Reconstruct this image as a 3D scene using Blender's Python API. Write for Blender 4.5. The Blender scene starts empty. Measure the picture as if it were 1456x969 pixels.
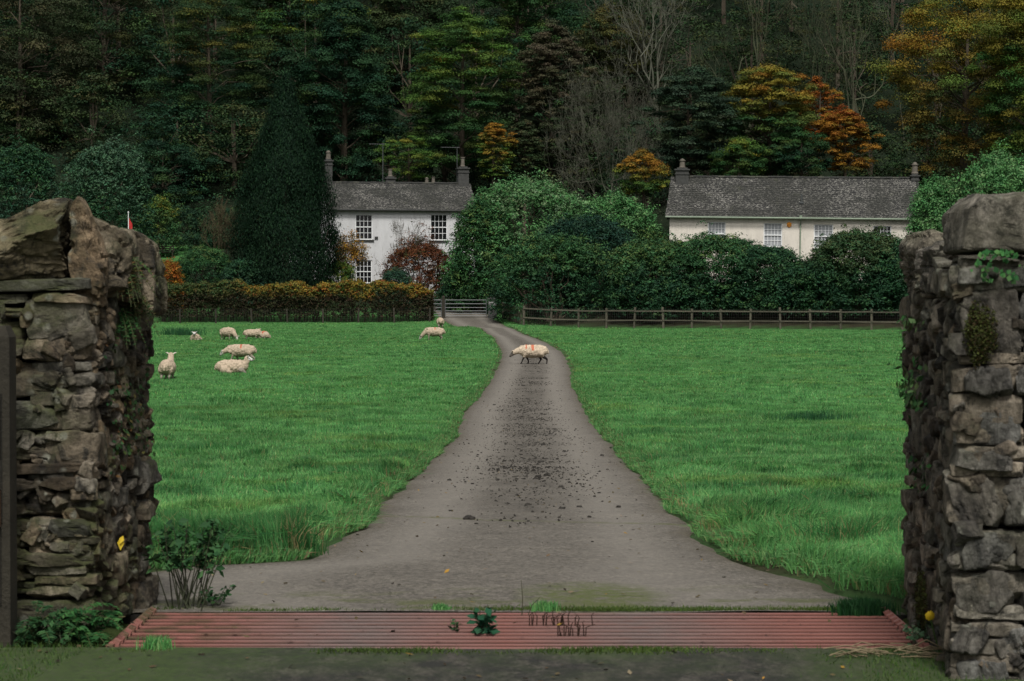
import bpy, math, random
import numpy as np
from mathutils import Vector

# ------------------------------------------------------------------ camera
F, PW, PH = 85.0 / 36.0 * 1456.0, 1456.0, 969.0
EYE = 1.6
PITCH = math.atan(71.5 / F)
SC = bpy.context.scene
COL = SC.collection
cam_d = bpy.data.cameras.new('camera')
cam_d.lens = 85.0; cam_d.sensor_width = 36.0; cam_d.clip_end = 3000.0; cam_d.clip_start = 0.1
cam_d.dof.use_dof = True; cam_d.dof.focus_distance = 75.0; cam_d.dof.aperture_fstop = 13.0
cam = bpy.data.objects.new('camera', cam_d); COL.objects.link(cam)
cam.location = (0, 0, EYE); cam.rotation_euler = (math.pi / 2 - PITCH, 0, 0)
SC.camera = cam

# ------------------------------------------------------------------ sky and sun (bright overcast)
SUN_EL, SUN_ROT = math.radians(54), math.radians(176)
world = bpy.data.worlds.new('World'); SC.world = world; world.use_nodes = True
wn = world.node_tree; wn.nodes.clear()
sky = wn.nodes.new('ShaderNodeTexSky'); sky.sky_type = 'NISHITA'; sky.sun_disc = False
sky.sun_elevation = SUN_EL; sky.sun_rotation = SUN_ROT; sky.dust_density = 4.0; sky.air_density = 1.0; sky.ozone_density = 1.0
hs = wn.nodes.new('ShaderNodeHueSaturation'); hs.inputs['Saturation'].default_value = 0.12
bg = wn.nodes.new('ShaderNodeBackground'); bg.inputs['Strength'].default_value = 0.068
wo = wn.nodes.new('ShaderNodeOutputWorld')
wn.links.new(sky.outputs[0], hs.inputs['Color']); wn.links.new(hs.outputs[0], bg.inputs[0]); wn.links.new(bg.outputs[0], wo.inputs[0])
sun_d = bpy.data.lights.new('sun', 'SUN'); sun_d.energy = 2.5; sun_d.angle = math.radians(14); sun_d.color = (1.0, 0.975, 0.93)
sun = bpy.data.objects.new('sun', sun_d); COL.objects.link(sun)
sun_dir = Vector((math.sin(SUN_ROT) * math.cos(SUN_EL), math.cos(SUN_ROT) * math.cos(SUN_EL), math.sin(SUN_EL)))
sun.rotation_euler = sun_dir.to_track_quat('Z', 'Y').to_euler()
SC.view_settings.view_transform = 'Standard'; SC.view_settings.look = 'None'
SC.view_settings.exposure = 0.40; SC.view_settings.gamma = 1.0; SC.view_settings.use_curve_mapping = False
SC.cycles.max_bounces = 6; SC.cycles.diffuse_bounces = 3; SC.cycles.transmission_bounces = 3; SC.cycles.transparent_max_bounces = 4

rng = np.random.default_rng(7)
random.seed(7)

# ------------------------------------------------------------------ noise and terrain
def _h(ix, iy, iz):
    n = (ix.astype(np.int64) * 374761393 + iy.astype(np.int64) * 668265263 + iz.astype(np.int64) * 2147483647) & 0xffffffff
    n = ((n ^ (n >> 13)) * 1274126177) & 0xffffffff
    n = ((n ^ (n >> 16)) * 2246822519) & 0xffffffff
    return ((n ^ (n >> 15)) & 0xffffff) / float(0xffffff)
def vnoise(p):
    p = np.asarray(p, float); i = np.floor(p).astype(np.int64); f = p - i; f = f * f * (3 - 2 * f)
    r = 0
    for a in (0, 1):
        for b in (0, 1):
            for c in (0, 1):
                w = (f[..., 0] if a else 1 - f[..., 0]) * (f[..., 1] if b else 1 - f[..., 1]) * (f[..., 2] if c else 1 - f[..., 2])
                r = r + w * _h(i[..., 0] + a, i[..., 1] + b, i[..., 2] + c)
    return r * 2 - 1
def fbm(p, o=4):
    p = np.asarray(p, float); r = 0; a = 1.0; s = 0
    for k in range(o):
        r = r + a * vnoise(p * 2 ** k + 17.3 * k); s += a; a *= .5
    return r / s
def n2(x, y, s, seed=0.0, o=2):
    x = np.asarray(x, float); y = np.asarray(y, float)
    return fbm(np.stack([x * s, y * s, np.full_like(x * s + y * s, seed)], -1), o)
def sm(a, b, x):
    t = np.clip((np.asarray(x, float) - a) / (b - a), 0, 1); return t * t * (3 - 2 * t)

PY = [-100, 12.3, 14, 15.5, 19, 24.6, 34, 48.7, 62, 90, 150]
PZ = [0, 0, -.05, -.11, -.25, -.45, -.75, -1.04, -1.1, -1.1, -1.1]
def zt(x, y):
    x = np.asarray(x, float); y = np.asarray(y, float); x, y = np.broadcast_arrays(x, y)
    b = np.zeros_like(y)
    for d in (-1.2, 0, 1.2):
        b = b + np.interp(y + d * sm(12, 25, y), PY, PZ) / 3
    c = np.interp(y, [150, 158, 165, 172, 180, 200], [-1.1, -1.0, -.85, -.4, .3, 2.4])
    l1 = np.interp(y, [150, 160, 168, 172, 183, 200], [-1.1, -1.0, -.72, -.6, 2.0, 2.6])
    l2 = np.interp(y, [150, 160, 168, 172, 183, 200], [-1.1, -1.0, -.72, -.6, 2.6, 5.3])
    l = l1 + (l2 - l1) * sm(-15, -21, x)
    dfe = y - (165.5 - np.clip(x - .8, -3, 45) * .488)
    r = np.interp(dfe, [-10, -1, 1, 4, 12, 45], [-1.1, -1.02, -.9, -.2, 1.4, 2.4])
    e = c + (l - c) * sm(-5, -8, x); e = e + (r - e) * sm(1, 5, x)
    z = np.where(y > 150, e, b)
    z = z + .40 * np.maximum(y - 200, 0) * sm(198, 215, y) - .24 * np.maximum(y - 360, 0)
    z = z + n2(x, y, .03, 3.3) * 5 * sm(205, 260, y)
    return z

def hummock(x, y):
    return n2(x, y, .7, 1.1) * .05 + n2(x, y, 2.1, 6.1) * .035
def ray(px, py):
    u = (px - PW / 2) / F; v = (PH / 2 - py) / F
    return (u, math.cos(PITCH) + v * math.sin(PITCH), -math.sin(PITCH) + v * math.cos(PITCH))
def P(px, py, Y):
    d = ray(px, py); k = Y / d[1]
    return Vector((d[0] * k, Y, EYE + d[2] * k))
def G(px, py):
    d = ray(px, py); Y = 9.0
    last = None
    while Y < 400:
        k = Y / d[1]; dz = EYE + d[2] * k - float(zt(d[0] * k, Y))
        if dz < 0: return Vector((d[0] * k, Y, float(zt(d[0] * k, Y))))
        Y += .04 + Y * .0008
    return P(px, py, 160)
def X(px, Y): return (px - PW / 2) / F * Y / math.cos(PITCH) * math.cos(PITCH)

# road edges, as functions of the distance Y
LE = [(232, 806), (330, 803), (405, 797), (462, 778), (500, 750), (555, 700), (600, 660), (642, 625), (655, 590), (690, 550), (708, 520), (712, 500), (702, 480), (684, 467)]
RE = [(1262, 866), (1215, 842), (1170, 826), (1100, 808), (1050, 795), (1000, 760), (960, 720), (920, 680), (890, 650), (856, 612), (832, 580), (816, 548), (812, 522), (800, 500), (778, 487), (745, 475)]
le = sorted([(v.y, v.x) for v in (G(*p) for p in LE)]); re_ = sorted([(v.y, v.x) for v in (G(*p) for p in RE)])
# the widest part of the apron, just past the grid
ley = [-60, 10.78, 10.85, 13.6] + [a for a, b in le if a > 14.0] + [163, 172, 178, 190]
lex = [-6, -6, -1.78, -2.6] + [b for a, b in le if a > 14.0] + [-3.6, -5.2, -6, -6.5]
rey = [-60, 10.78, 10.85, 12.2] + [a for a, b in re_ if a > 12.4] + [160, 166, 172, 178, 190]
rex = [6, 6, 1.84, 2.0] + [b for a, b in re_ if a > 12.4] + [.2, -.5, -1.3, -2, -2.6]
def road_l(y):
    y = np.asarray(y, float)
    return np.interp(y, ley, lex) + n2(y * 0, y, .9, 5) * .07 + n2(y * 0, y, 4.5, 6) * .035
def road_r(y):
    y = np.asarray(y, float)
    return np.interp(y, rey, rex) + n2(y * 0, y, .9, 8) * .07 + n2(y * 0, y, 4.5, 9) * .035
def road_in(x, y):  # signed distance-ish: positive inside the road
    return np.minimum(x - road_l(y), road_r(y) - x)

# ------------------------------------------------------------------ mesh helpers
class MB:
    def __init__(s): s.v = []; s.f = []; s.n = 0; s.c = []
    def add(s, v, f, c=None):
        """v (n,3), f list/array of equal-length faces; c per-face colour (k,3) or one colour"""
        v = np.asarray(v, float).reshape(-1, 3); f = np.asarray(f, int)
        s.v.append(v); s.f.append(f + s.n); s.n += len(v)
        if c is None: c = (1, 1, 1)
        c = np.asarray(c, float)
        if c.ndim == 1: c = np.tile(c, (len(f), 1))
        s.c.append(c)
    def box(s, c, d, rz=0, col=None, ry=0, rx=0, taper=1.0):
        q = np.array([(a, b, e) for e in (-.5, .5) for b in (-.5, .5) for a in (-.5, .5)]) * np.array(d)
        q[4:, :2] *= taper
        if rx: ca, sa = math.cos(rx), math.sin(rx); q = q @ np.array([[1, 0, 0], [0, ca, sa], [0, -sa, ca]])
        if ry: ca, sa = math.cos(ry), math.sin(ry); q = q @ np.array([[ca, 0, -sa], [0, 1, 0], [sa, 0, ca]])
        if rz: ca, sa = math.cos(rz), math.sin(rz); q = q @ np.array([[ca, sa, 0], [-sa, ca, 0], [0, 0, 1]])
        s.add(q + np.array(c), [(0, 2, 3, 1), (4, 5, 7, 6), (0, 1, 5, 4), (2, 6, 7, 3), (0, 4, 6, 2), (1, 3, 7, 5)], col)
    def tube(s, pts, rad, sides=6, col=None, cap=True):
        pts = np.asarray(pts, float); n = len(pts); rad = np.broadcast_to(np.asarray(rad, float), (n,))
        t = np.gradient(pts, axis=0); t /= np.linalg.norm(t, axis=1)[:, None] + 1e-9
        up = np.array([0, 0, 1.]) if abs(t[0][2]) < .9 else np.array([1., 0, 0])
        a = np.cross(t, up); a /= np.linalg.norm(a, axis=1)[:, None] + 1e-9; b = np.cross(t, a)
        th = np.arange(sides) / sides * 2 * math.pi
        ring = pts[:, None] + rad[:, None, None] * (np.cos(th)[None, :, None] * a[:, None] + np.sin(th)[None, :, None] * b[:, None])
        f = []
        for i in range(n - 1):
            for j in range(sides):
                k = (j + 1) % sides
                f.append((i * sides + j, i * sides + k, (i + 1) * sides + k, (i + 1) * sides + j))
        s.add(ring.reshape(-1, 3), f, col)
        if cap:
            for i in (0, n - 1):
                r = ring[i]; c0 = r.mean(0)
                v = np.vstack([r, c0]); ff = [(j, (j + 1) % sides, sides) for j in range(sides)]
                s.add(v, ff, col)
    def lathe(s, prof, c=(0, 0, 0), sides=12, col=None):
        prof = np.asarray(prof, float); th = np.arange(sides) / sides * 2 * math.pi
        v = np.stack([prof[:, 0, None] * np.cos(th), prof[:, 0, None] * np.sin(th), np.repeat(prof[:, 1, None], sides, 1)], -1).reshape(-1, 3) + np.array(c)
        f = []
        for i in range(len(prof) - 1):
            for j in range(sides):
                k = (j + 1) % sides; f.append((i * sides + j, i * sides + k, (i + 1) * sides + k, (i + 1) * sides + j))
        s.add(v, f, col)
    def mesh(s, name, mat, smooth=False):
        me = bpy.data.meshes.new(name)
        if not s.v: return me
        v = np.vstack(s.v); me.vertices.add(len(v)); me.vertices.foreach_set('co', v.ravel())
        li = np.concatenate([f.ravel() for f in s.f]); cnt = np.concatenate([np.full(len(f), f.shape[1]) for f in s.f])
        me.loops.add(len(li)); me.loops.foreach_set('vertex_index', li.astype(np.int32))
        st = np.concatenate([[0], np.cumsum(cnt)[:-1]])
        me.polygons.add(len(cnt)); me.polygons.foreach_set('loop_start', st.astype(np.int32)); me.polygons.foreach_set('loop_total', cnt.astype(np.int32))
        me.polygons.foreach_set('use_smooth', np.full(len(cnt), smooth))
        c = np.vstack(s.c); a = me.attributes.new('tint', 'FLOAT_COLOR', 'FACE')
        a.data.foreach_set('color', np.hstack([c, np.ones((len(c), 1))]).astype(np.float32).ravel())
        me.materials.append(mat); me.update(calc_edges=True); me.validate()
        return me
    def obj(s, name, mat, parent=None, smooth=False, loc=None):
        o = bpy.data.objects.new(name, s.mesh(name, mat, smooth)); COL.objects.link(o)
        if parent: o.parent = parent
        if loc is not None: o.location = loc
        return o
def tag(o, label=None, cat=None, group=None, kind=None):
    if label: o['label'] = label
    if cat: o['category'] = cat
    if group: o['group'] = group
    if kind: o['kind'] = kind
    return o
def empty(name, loc, label, cat, group=None, rz=0):
    o = bpy.data.objects.new(name, None); COL.objects.link(o); o.location = loc; o.rotation_euler = (0, 0, rz)
    o.empty_display_size = .3
    return tag(o, label, cat, group)

# ------------------------------------------------------------------ materials
def newmat(name):
    m = bpy.data.materials.new(name); m.use_nodes = True; nt = m.node_tree; nt.nodes.clear()
    out = nt.nodes.new('ShaderNodeOutputMaterial'); b = nt.nodes.new('ShaderNodeBsdfPrincipled')
    nt.links.new(b.outputs[0], out.inputs[0]); return m, nt, b, out
class N:
    """small node-graph writer"""
    def __init__(s, nt): s.nt = nt
    def lk(s, a, b): s.nt.links.new(a, b)
    def put(s, sock, v):
        if hasattr(v, 'is_linked') or isinstance(v, bpy.types.NodeSocket): s.lk(v, sock)
        elif isinstance(v, (tuple, list)) and len(v) == 3 and sock.type == 'RGBA': sock.default_value = (*v, 1)
        else: sock.default_value = v
    def pos(s, which='Object'):
        if which == 'Position': return s.nt.nodes.new('ShaderNodeNewGeometry').outputs['Position']
        return s.nt.nodes.new('ShaderNodeTexCoord').outputs[which]
    def scale(s, v, sc, loc=(0, 0, 0), rot=(0, 0, 0)):
        m = s.nt.nodes.new('ShaderNodeMapping'); s.lk(v, m.inputs[0]); m.inputs['Scale'].default_value = sc; m.inputs['Location'].default_value = loc; m.inputs['Rotation'].default_value = rot; return m.outputs[0]
    def noise(s, v, sc, det=4, rough=.55, dist=0):
        n = s.nt.nodes.new('ShaderNodeTexNoise'); s.lk(v, n.inputs['Vector']); n.inputs['Scale'].default_value = sc; n.inputs['Detail'].default_value = det; n.inputs['Roughness'].default_value = rough; n.inputs['Distortion'].default_value = dist; return n.outputs['Fac']
    def vor(s, v, sc, feat='F1', out='Distance'):
        n = s.nt.nodes.new('ShaderNodeTexVoronoi'); n.feature = feat; s.lk(v, n.inputs['Vector']); n.inputs['Scale'].default_value = sc; return n.outputs[out]
    def ramp(s, f, stops):
        n = s.nt.nodes.new('ShaderNodeValToRGB'); s.lk(f, n.inputs[0]); e = n.color_ramp.elements
        while len(e) < len(stops): e.new(.5)
        for a, (p, c) in zip(e, stops):
            a.position = p; a.color = (c, c, c, 1) if isinstance(c, (int, float)) else (*c, 1)
        return n.outputs[0]
    def mix(s, f, a, b, mode='MIX'):
        n = s.nt.nodes.new('ShaderNodeMix'); n.data_type = 'RGBA'; n.blend_type = mode
        s.put(n.inputs[0], f); s.put(n.inputs[6], a); s.put(n.inputs[7], b); return n.outputs[2]
    def math(s, op, a, b=0.0, c=None):
        n = s.nt.nodes.new('ShaderNodeMath'); n.operation = op; s.put(n.inputs[0], a); s.put(n.inputs[1], b)
        if c is not None: s.put(n.inputs[2], c)
        return n.outputs[0]
    def rng(s, v, a, b, c, d):
        n = s.nt.nodes.new('ShaderNodeMapRange'); s.put(n.inputs[0], v)
        for i, q in enumerate((a, b, c, d)): n.inputs[i + 1].default_value = q
        return n.outputs[0]
    def xyz(s, v):
        n = s.nt.nodes.new('ShaderNodeSeparateXYZ'); s.lk(v, n.inputs[0]); return n.outputs
    def attr(s, name='tint'):
        n = s.nt.nodes.new('ShaderNodeAttribute'); n.attribute_name = name; return n.outputs['Color']
    def bump(s, b, h, strength=.5, dist=.02):
        n = s.nt.nodes.new('ShaderNodeBump'); s.lk(h, n.inputs['Height']); n.inputs['Strength'].default_value = strength; n.inputs['Distance'].default_value = dist; s.lk(n.outputs[0], b.inputs['Normal'])

def leaf_material(name, trans=.15, rough=.7, spec=.10):
    m, nt, b, out = newmat(name); g = N(nt)
    c = g.attr(); v = g.noise(g.pos('Position'), 1.1, 3)
    c2 = g.mix(1.0, c, g.ramp(v, [(.3, .72), (.7, 1.25)]), 'MULTIPLY')
    g.put(b.inputs['Base Color'], c2); b.inputs['Roughness'].default_value = rough; b.inputs['Specular IOR Level'].default_value = spec
    t = nt.nodes.new('ShaderNodeBsdfTranslucent'); g.put(t.inputs[0], c2)
    ms = nt.nodes.new('ShaderNodeMixShader'); ms.inputs[0].default_value = trans
    nt.links.new(b.outputs[0], ms.inputs[1]); nt.links.new(t.outputs[0], ms.inputs[2]); nt.links.new(ms.outputs[0], out.inputs[0])
    return m
M_LEAF = leaf_material('leaf')
M_GLOSS = leaf_material('glossy_leaf', .08, .65, .14)
M_GRASS = leaf_material('grass_blade', .35, .6, .2)

def simple(name, base, var=.3, scale=3.0, rough=.8, bump=.3, spec=.3, tint=True, metal=0):
    m, nt, b, out = newmat(name); g = N(nt); p = g.pos('Object')
    v = g.noise(p, scale, 6, .65)
    c = g.mix(1.0, base, g.ramp(v, [(.25, 1 - var), (.75, 1 + var)]), 'MULTIPLY')
    if tint: c = g.mix(1.0, c, g.attr(), 'MULTIPLY')
    g.put(b.inputs['Base Color'], c); b.inputs['Roughness'].default_value = rough; b.inputs['Specular IOR Level'].default_value = spec; b.inputs['Metallic'].default_value = metal
    if bump: g.bump(b, g.noise(p, scale * 6, 6, .7), bump, .02)
    return m
M_BARK = simple('bark', (.075, .06, .042), .45, 2.5, .9, .5)
M_BARE = simple('bare_branch', (.070, .072, .057), .35, 1.0, .9, 0)
M_WOOD = simple('weathered_wood', (.095, .085, .062), .35, 6, .85, .5)
M_DARKWOOD = simple('dark_wood', (.030, .026, .018), .4, 8, .85, .6)
M_METAL = simple('galvanised_metal', (.075, .08, .08), .2, 5, .5, .1, .5, metal=.3)
M_WIRE = simple('rusty_wire', (.04, .038, .034), .3, 5, .8, 0)
M_WHITEPAINT = simple('white_paint', (.72, .73, .72), .08, 3, .5, 0)
M_STONE_TRIM = simple('slate_trim', (.050, .050, .047), .35, 5, .85, .3)
M_POT = simple('chimney_pot_clay', (.12, .105, .085), .4, 6, .8, .2)
M_LEAD = simple('gutter_green', (.21, .26, .19), .15, 3, .6, 0)
M_MUD = simple('mud', (.022, .019, .015), .4, 9, .75, .5)
M_CORE = simple('wall_core_earth', (.012, .010, .008), .4, 9, 1, 0)
M_MOSS = simple('moss', (.045, .075, .012), .5, 12, 1, .8)

def wall_material(name, base):
    m, nt, b, out = newmat(name); g = N(nt); p = g.pos('Object')
    v = g.noise(g.scale(p, (1, 1, .35)), 1.3, 6, .65); st = g.noise(g.scale(p, (3, 3, .5)), 2.2, 5, .6)
    c = g.mix(g.ramp(v, [(.42, 0), (.75, .5)]), base, tuple(k * .62 for k in base))
    c = g.mix(g.ramp(st, [(.55, 0), (.72, .35)]), c, (.24, .25, .20))
    z = g.xyz(p)[2]
    c = g.mix(g.math('MULTIPLY', g.rng(z, 0, 1.2, 1, 0), g.noise(p, 3)), c, (.16, .19, .12))
    g.put(b.inputs['Base Color'], c); b.inputs['Roughness'].default_value = .9
    g.bump(b, g.noise(p, 7, 6, .7), .5, .03)
    return m
M_WALL_W = wall_material('whitewashed_render', (.56, .56, .56))
M_WALL_C = wall_material('cream_render', (.66, .61, .53))

def roof_material():
    m, nt, b, out = newmat('slate_roof'); g = N(nt); p = g.pos('Object')
    br = nt.nodes.new('ShaderNodeTexBrick'); nt.links.new(p, br.inputs['Vector'])
    br.inputs['Scale'].default_value = 1.0; br.inputs['Brick Width'].default_value = .32; br.inputs['Row Height'].default_value = .20
    br.inputs['Mortar Size'].default_value = .018; br.inputs['Color1'].default_value = (.010, .010, .010, 1); br.inputs['Color2'].default_value = (.046, .044, .040, 1); br.inputs['Mortar'].default_value = (.010, .010, .010, 1)
    br.inputs['Bias'].default_value = -.1
    li = g.noise(g.scale(p, (1, 1.6, 1)), 6.5, 6, .8)
    c = g.mix(g.ramp(li, [(.53, 0), (.57, .9)]), br.outputs['Color'], (.26, .25, .22))
    big = g.noise(p, .45, 4, .6)
    c = g.mix(g.ramp(big, [(.42, .0), (.58, .7)]), c, (.014, .015, .011))
    c = g.mix(g.ramp(g.noise(p, 1.9, 4), [(.6, 0), (.75, .5)]), c, (.05, .055, .028))
    c = g.mix(1.0, c, g.attr(), 'MULTIPLY')
    g.put(b.inputs['Base Color'], c); b.inputs['Roughness'].default_value = .85
    g.bump(b, br.outputs['Fac'], .8, -.03)
    return m
M_ROOF = roof_material()

def glass_material(name, base, rough=.08):
    m, nt, b, out = newmat(name); b.inputs['Base Color'].default_value = (*base, 1); b.inputs['Roughness'].default_value = rough; b.inputs['Specular IOR Level'].default_value = .6
    return m
M_GLASS = glass_material('dark_window_glass', (.010, .011, .012))
M_GLASS_PALE = glass_material('curtained_window_glass', (.30, .31, .32), .25)

def stone_material(name, tones, moss=.4, grain=(1, 1, 2.2)):
    m, nt, b, out = newmat(name); g = N(nt); p = g.pos('Object'); t = g.attr()
    w = g.scale(p, grain, rot=(0, .25, .1))
    n1 = g.noise(w, 5, 8, .68, .6); n2_ = g.noise(p, 26, 5, .7); n3 = g.noise(p, 2.2, 5, .6)
    c = g.ramp(n1, [(.26, tones[0]), (.45, tones[1]), (.6, tones[2]), (.78, tones[3])])
    c = g.mix(1.0, c, t, 'MULTIPLY')
    c = g.mix(1.0, c, g.ramp(n2_, [(.3, .55), (.7, 1.4)]), 'MULTIPLY')
    li = g.vor(p, 14); lm = g.math('MULTIPLY', g.ramp(li, [(.2, 1), (.34, 0)]), g.ramp(g.noise(p, 4.5, 3), [(.5, 0), (.62, .75)]))
    c = g.mix(lm, c, (.33, .33, .27))
    dk = g.math('MAXIMUM', g.ramp(g.noise(p, 7, 6, .75), [(.38, .85), (.48, 0)]), g.ramp(g.noise(p, 3.1, 6, .8, 1.2), [(.36, .9), (.44, 0)]))
    c = g.mix(dk, c, (.018, .017, .015))
    nz = nt.nodes.new('ShaderNodeNewGeometry').outputs['Normal']; up = g.xyz(nz)[2]
    mo = g.math('MULTIPLY', g.ramp(n3, [(.45, 0), (.6, moss)]), g.rng(up, -.3, .6, .2, 1))
    c = g.mix(mo, c, (.06, .07, .022))
    g.put(b.inputs['Base Color'], c); b.inputs['Roughness'].default_value = .9; b.inputs['Specular IOR Level'].default_value = .25
    h = g.math('ADD', g.noise(w, 18, 8, .75), g.math('MULTIPLY', g.noise(p, 60, 4, .7), .4))
    g.bump(b, h, .9, .03)
    return m
M_STONE_L = stone_material('brown_field_stone', [(.030, .027, .022), (.105, .090, .066), (.215, .186, .143), (.36, .32, .265)], .75, (1.1, 1.1, 1.4))
M_STONE_R = stone_material('grey_field_stone', [(.030, .029, .027), (.10, .092, .078), (.20, .186, .162), (.33, .31, .275)], .3, (1.6, 1.6, .7))

def road_material():
    m, nt, b, out = newmat('asphalt'); g = N(nt); p = g.pos('Object'); t = g.xyz(g.attr('lane'))
    f1 = g.noise(p, 70, 5, .85); f2 = g.noise(p, 2.4, 6, .65); f3 = g.noise(g.scale(p, (1.6, .35, 1)), 2.0, 6, .7)
    c = g.mix(f2, (.080, .071, .059), (.176, .158, .132))
    c = g.mix(1.0, c, g.ramp(f1, [(.32, .30), (.5, .95), (.68, 1.9)]), 'MULTIPLY')
    c = g.mix(1.0, c, g.ramp(g.noise(g.scale(p, (1, .5, 1)), 26, 4, .8), [(.34, .55), (.5, 1), (.66, 1.45)]), 'MULTIPLY')
    # middle strip muddied, wheel tracks clean
    cs = g.math('MULTIPLY', g.rng(t[0], .0, .38, 1, 0), g.rng(t[1], .0, 1.0, 0, 1))
    mk = g.math('MULTIPLY', cs, g.ramp(f3, [(.38, .08), (.62, .75)]))
    wt = g.rng(g.math('ABSOLUTE', g.math('SUBTRACT', t[0], .55)), 0.05, .28, .42, 0); c = g.mix(wt, c, (.235, .215, .185))
    c = g.mix(mk, c, (.040, .034, .026))
    # edges, earth and moss
    ed = g.math('MULTIPLY', g.rng(t[0], .80, 1.0, 0, 1), g.ramp(g.noise(p, 3, 5), [(.3, .4), (.6, 1)]))
    c = g.mix(ed, c, (.075, .062, .040))
    y = g.xyz(p)[1]
    cr = g.noise(g.scale(p, (.8, 3, 1)), 1.2, 5, .7, .4)
    ms = g.math('MULTIPLY', g.ramp(g.noise(p, 1.3, 6, .7), [(.44, .0), (.60, .85)]), g.math('MULTIPLY', g.rng(y, 10.86, 10.85, 0.0, 1.0), g.rng(y, 10.2, 10.7, .35, 1)))
    xx_ = g.math('ADD', g.xyz(p)[0], g.rng(g.noise(p, 2.5, 5), 0, 1, -.45, .45))
    ms2 = g.math('MULTIPLY', g.math('MAXIMUM', g.rng(xx_, -.75, -1.5, 0, 1), g.rng(xx_, .95, 1.6, 0, 1)), g.rng(y, 10.9, 10.85, 0, 1))
    brk = g.ramp(g.noise(p, 38, 5, .8), [(.35, .25), (.55, 1)])
    mc = g.mix(g.noise(p, 11, 5, .7), (.018, .034, .009), (.070, .110, .026))
    c = g.mix(1.0, c, g.ramp(g.rng(y, 10.86, 10.85, 0, 1), [(0, 1.0), (1, .46)]), 'MULTIPLY'); c = g.mix(g.math('MULTIPLY', g.rng(y, 10.86, 10.85, 0, 1), g.ramp(g.noise(g.scale(p, (1, .4, 1)), 7, 6, .8), [(.42, 0), (.55, .85)])), c, (.016, .017, .014))
    c = g.mix(g.math('MULTIPLY', brk, g.math('MAXIMUM', ms, ms2)), c, mc)
    ms3 = g.math('MULTIPLY', g.ramp(g.noise(g.scale(p, (1, 1.5, 1)), 1.7, 6, .75), [(.50, 0), (.62, .8)]), g.math('MULTIPLY', g.rng(y, 12.2, 13.4, 1, 0), g.rng(y, 12.0, 12.05, 0, 1)))
    c = g.mix(ms3, c, (.075, .088, .022))
    sl = g.math('ADD', g.math('MULTIPLY', g.xyz(p)[0], -.55), g.math('MULTIPLY', g.noise(p, 1.2, 4), .5))
    seam = g.math('MULTIPLY', g.rng(g.math('ABSOLUTE', g.math('SUBTRACT', y, g.math('ADD', sl, 19.4))), .02, .16, .75, 0), g.ramp(g.noise(p, 7, 5, .7), [(.42, 0), (.56, 1)]))
    c = g.mix(seam, c, (.085, .095, .03))
    px_ = g.math('ADD', g.math('POWER', g.math('DIVIDE', g.math('SUBTRACT', g.xyz(p)[0], .42), .42), 2.0), g.math('POWER', g.math('DIVIDE', g.math('SUBTRACT', y, 12.7), .9), 2.0))
    c = g.mix(g.math('MULTIPLY', g.rng(px_, .2, 1.1, .9, 0), g.ramp(g.noise(p, 12, 5, .75), [(.38, 0), (.56, 1)])), c, (.085, .105, .025))
    cr_ = g.vor(g.scale(p, (.5, .35, 1)), 1.1, 'DISTANCE_TO_EDGE')
    g.put(b.inputs['Base Color'], c); g.put(b.inputs['Roughness'], g.ramp(f2, [(.3, .62), (.7, .9)])); b.inputs['Specular IOR Level'].default_value = .3
    g.bump(b, g.math('ADD', f1, g.math('MULTIPLY', f3, .8)), .55, .02)
    return m
M_ROAD = road_material()

def field_material():
    m, nt, b, out = newmat('field_turf'); g = N(nt); p = g.pos('Object'); t = g.attr('zone'); s = g.xyz(t)
    f1 = g.noise(p, .9, 6, .7); f2 = g.noise(g.scale(p, (1, .5, 1)), 6, 5, .7); f3 = g.noise(p, .12, 3)
    c = g.mix(f1, (.034, .110, .030), (.070, .190, .052)); c = g.mix(1.0, c, g.ramp(f2, [(.3, .6), (.7, 1.35)]), 'MULTIPLY')
    nearf = g.rng(g.xyz(p)[1], 20, 60, .5, 1); c = g.mix(nearf, (.012, .026, .010), c)  # nearer turf coloured darker, painting shade between the grass blades
    c = g.mix(g.ramp(f3, [(.45, 0), (.65, .35)]), c, (.055, .115, .028))
    earth = g.mix(g.noise(p, 1.4, 6), (.016, .014, .009), (.046, .036, .020)); earth = g.mix(g.rng(g.xyz(p)[1], 150, 180, 0, 1), earth, (.010, .016, .008))
    moss = g.mix(g.noise(p, 9, 6, .7), (.014, .022, .007), (.050, .070, .018))
    c = g.mix(s[0], c, earth); c = g.mix(s[1], c, moss)
    g.put(b.inputs['Base Color'], c); b.inputs['Roughness'].default_value = .95; b.inputs['Specular IOR Level'].default_value = .1
    g.bump(b, f2, .6, .05)
    return m
M_FIELD = field_material()

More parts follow.
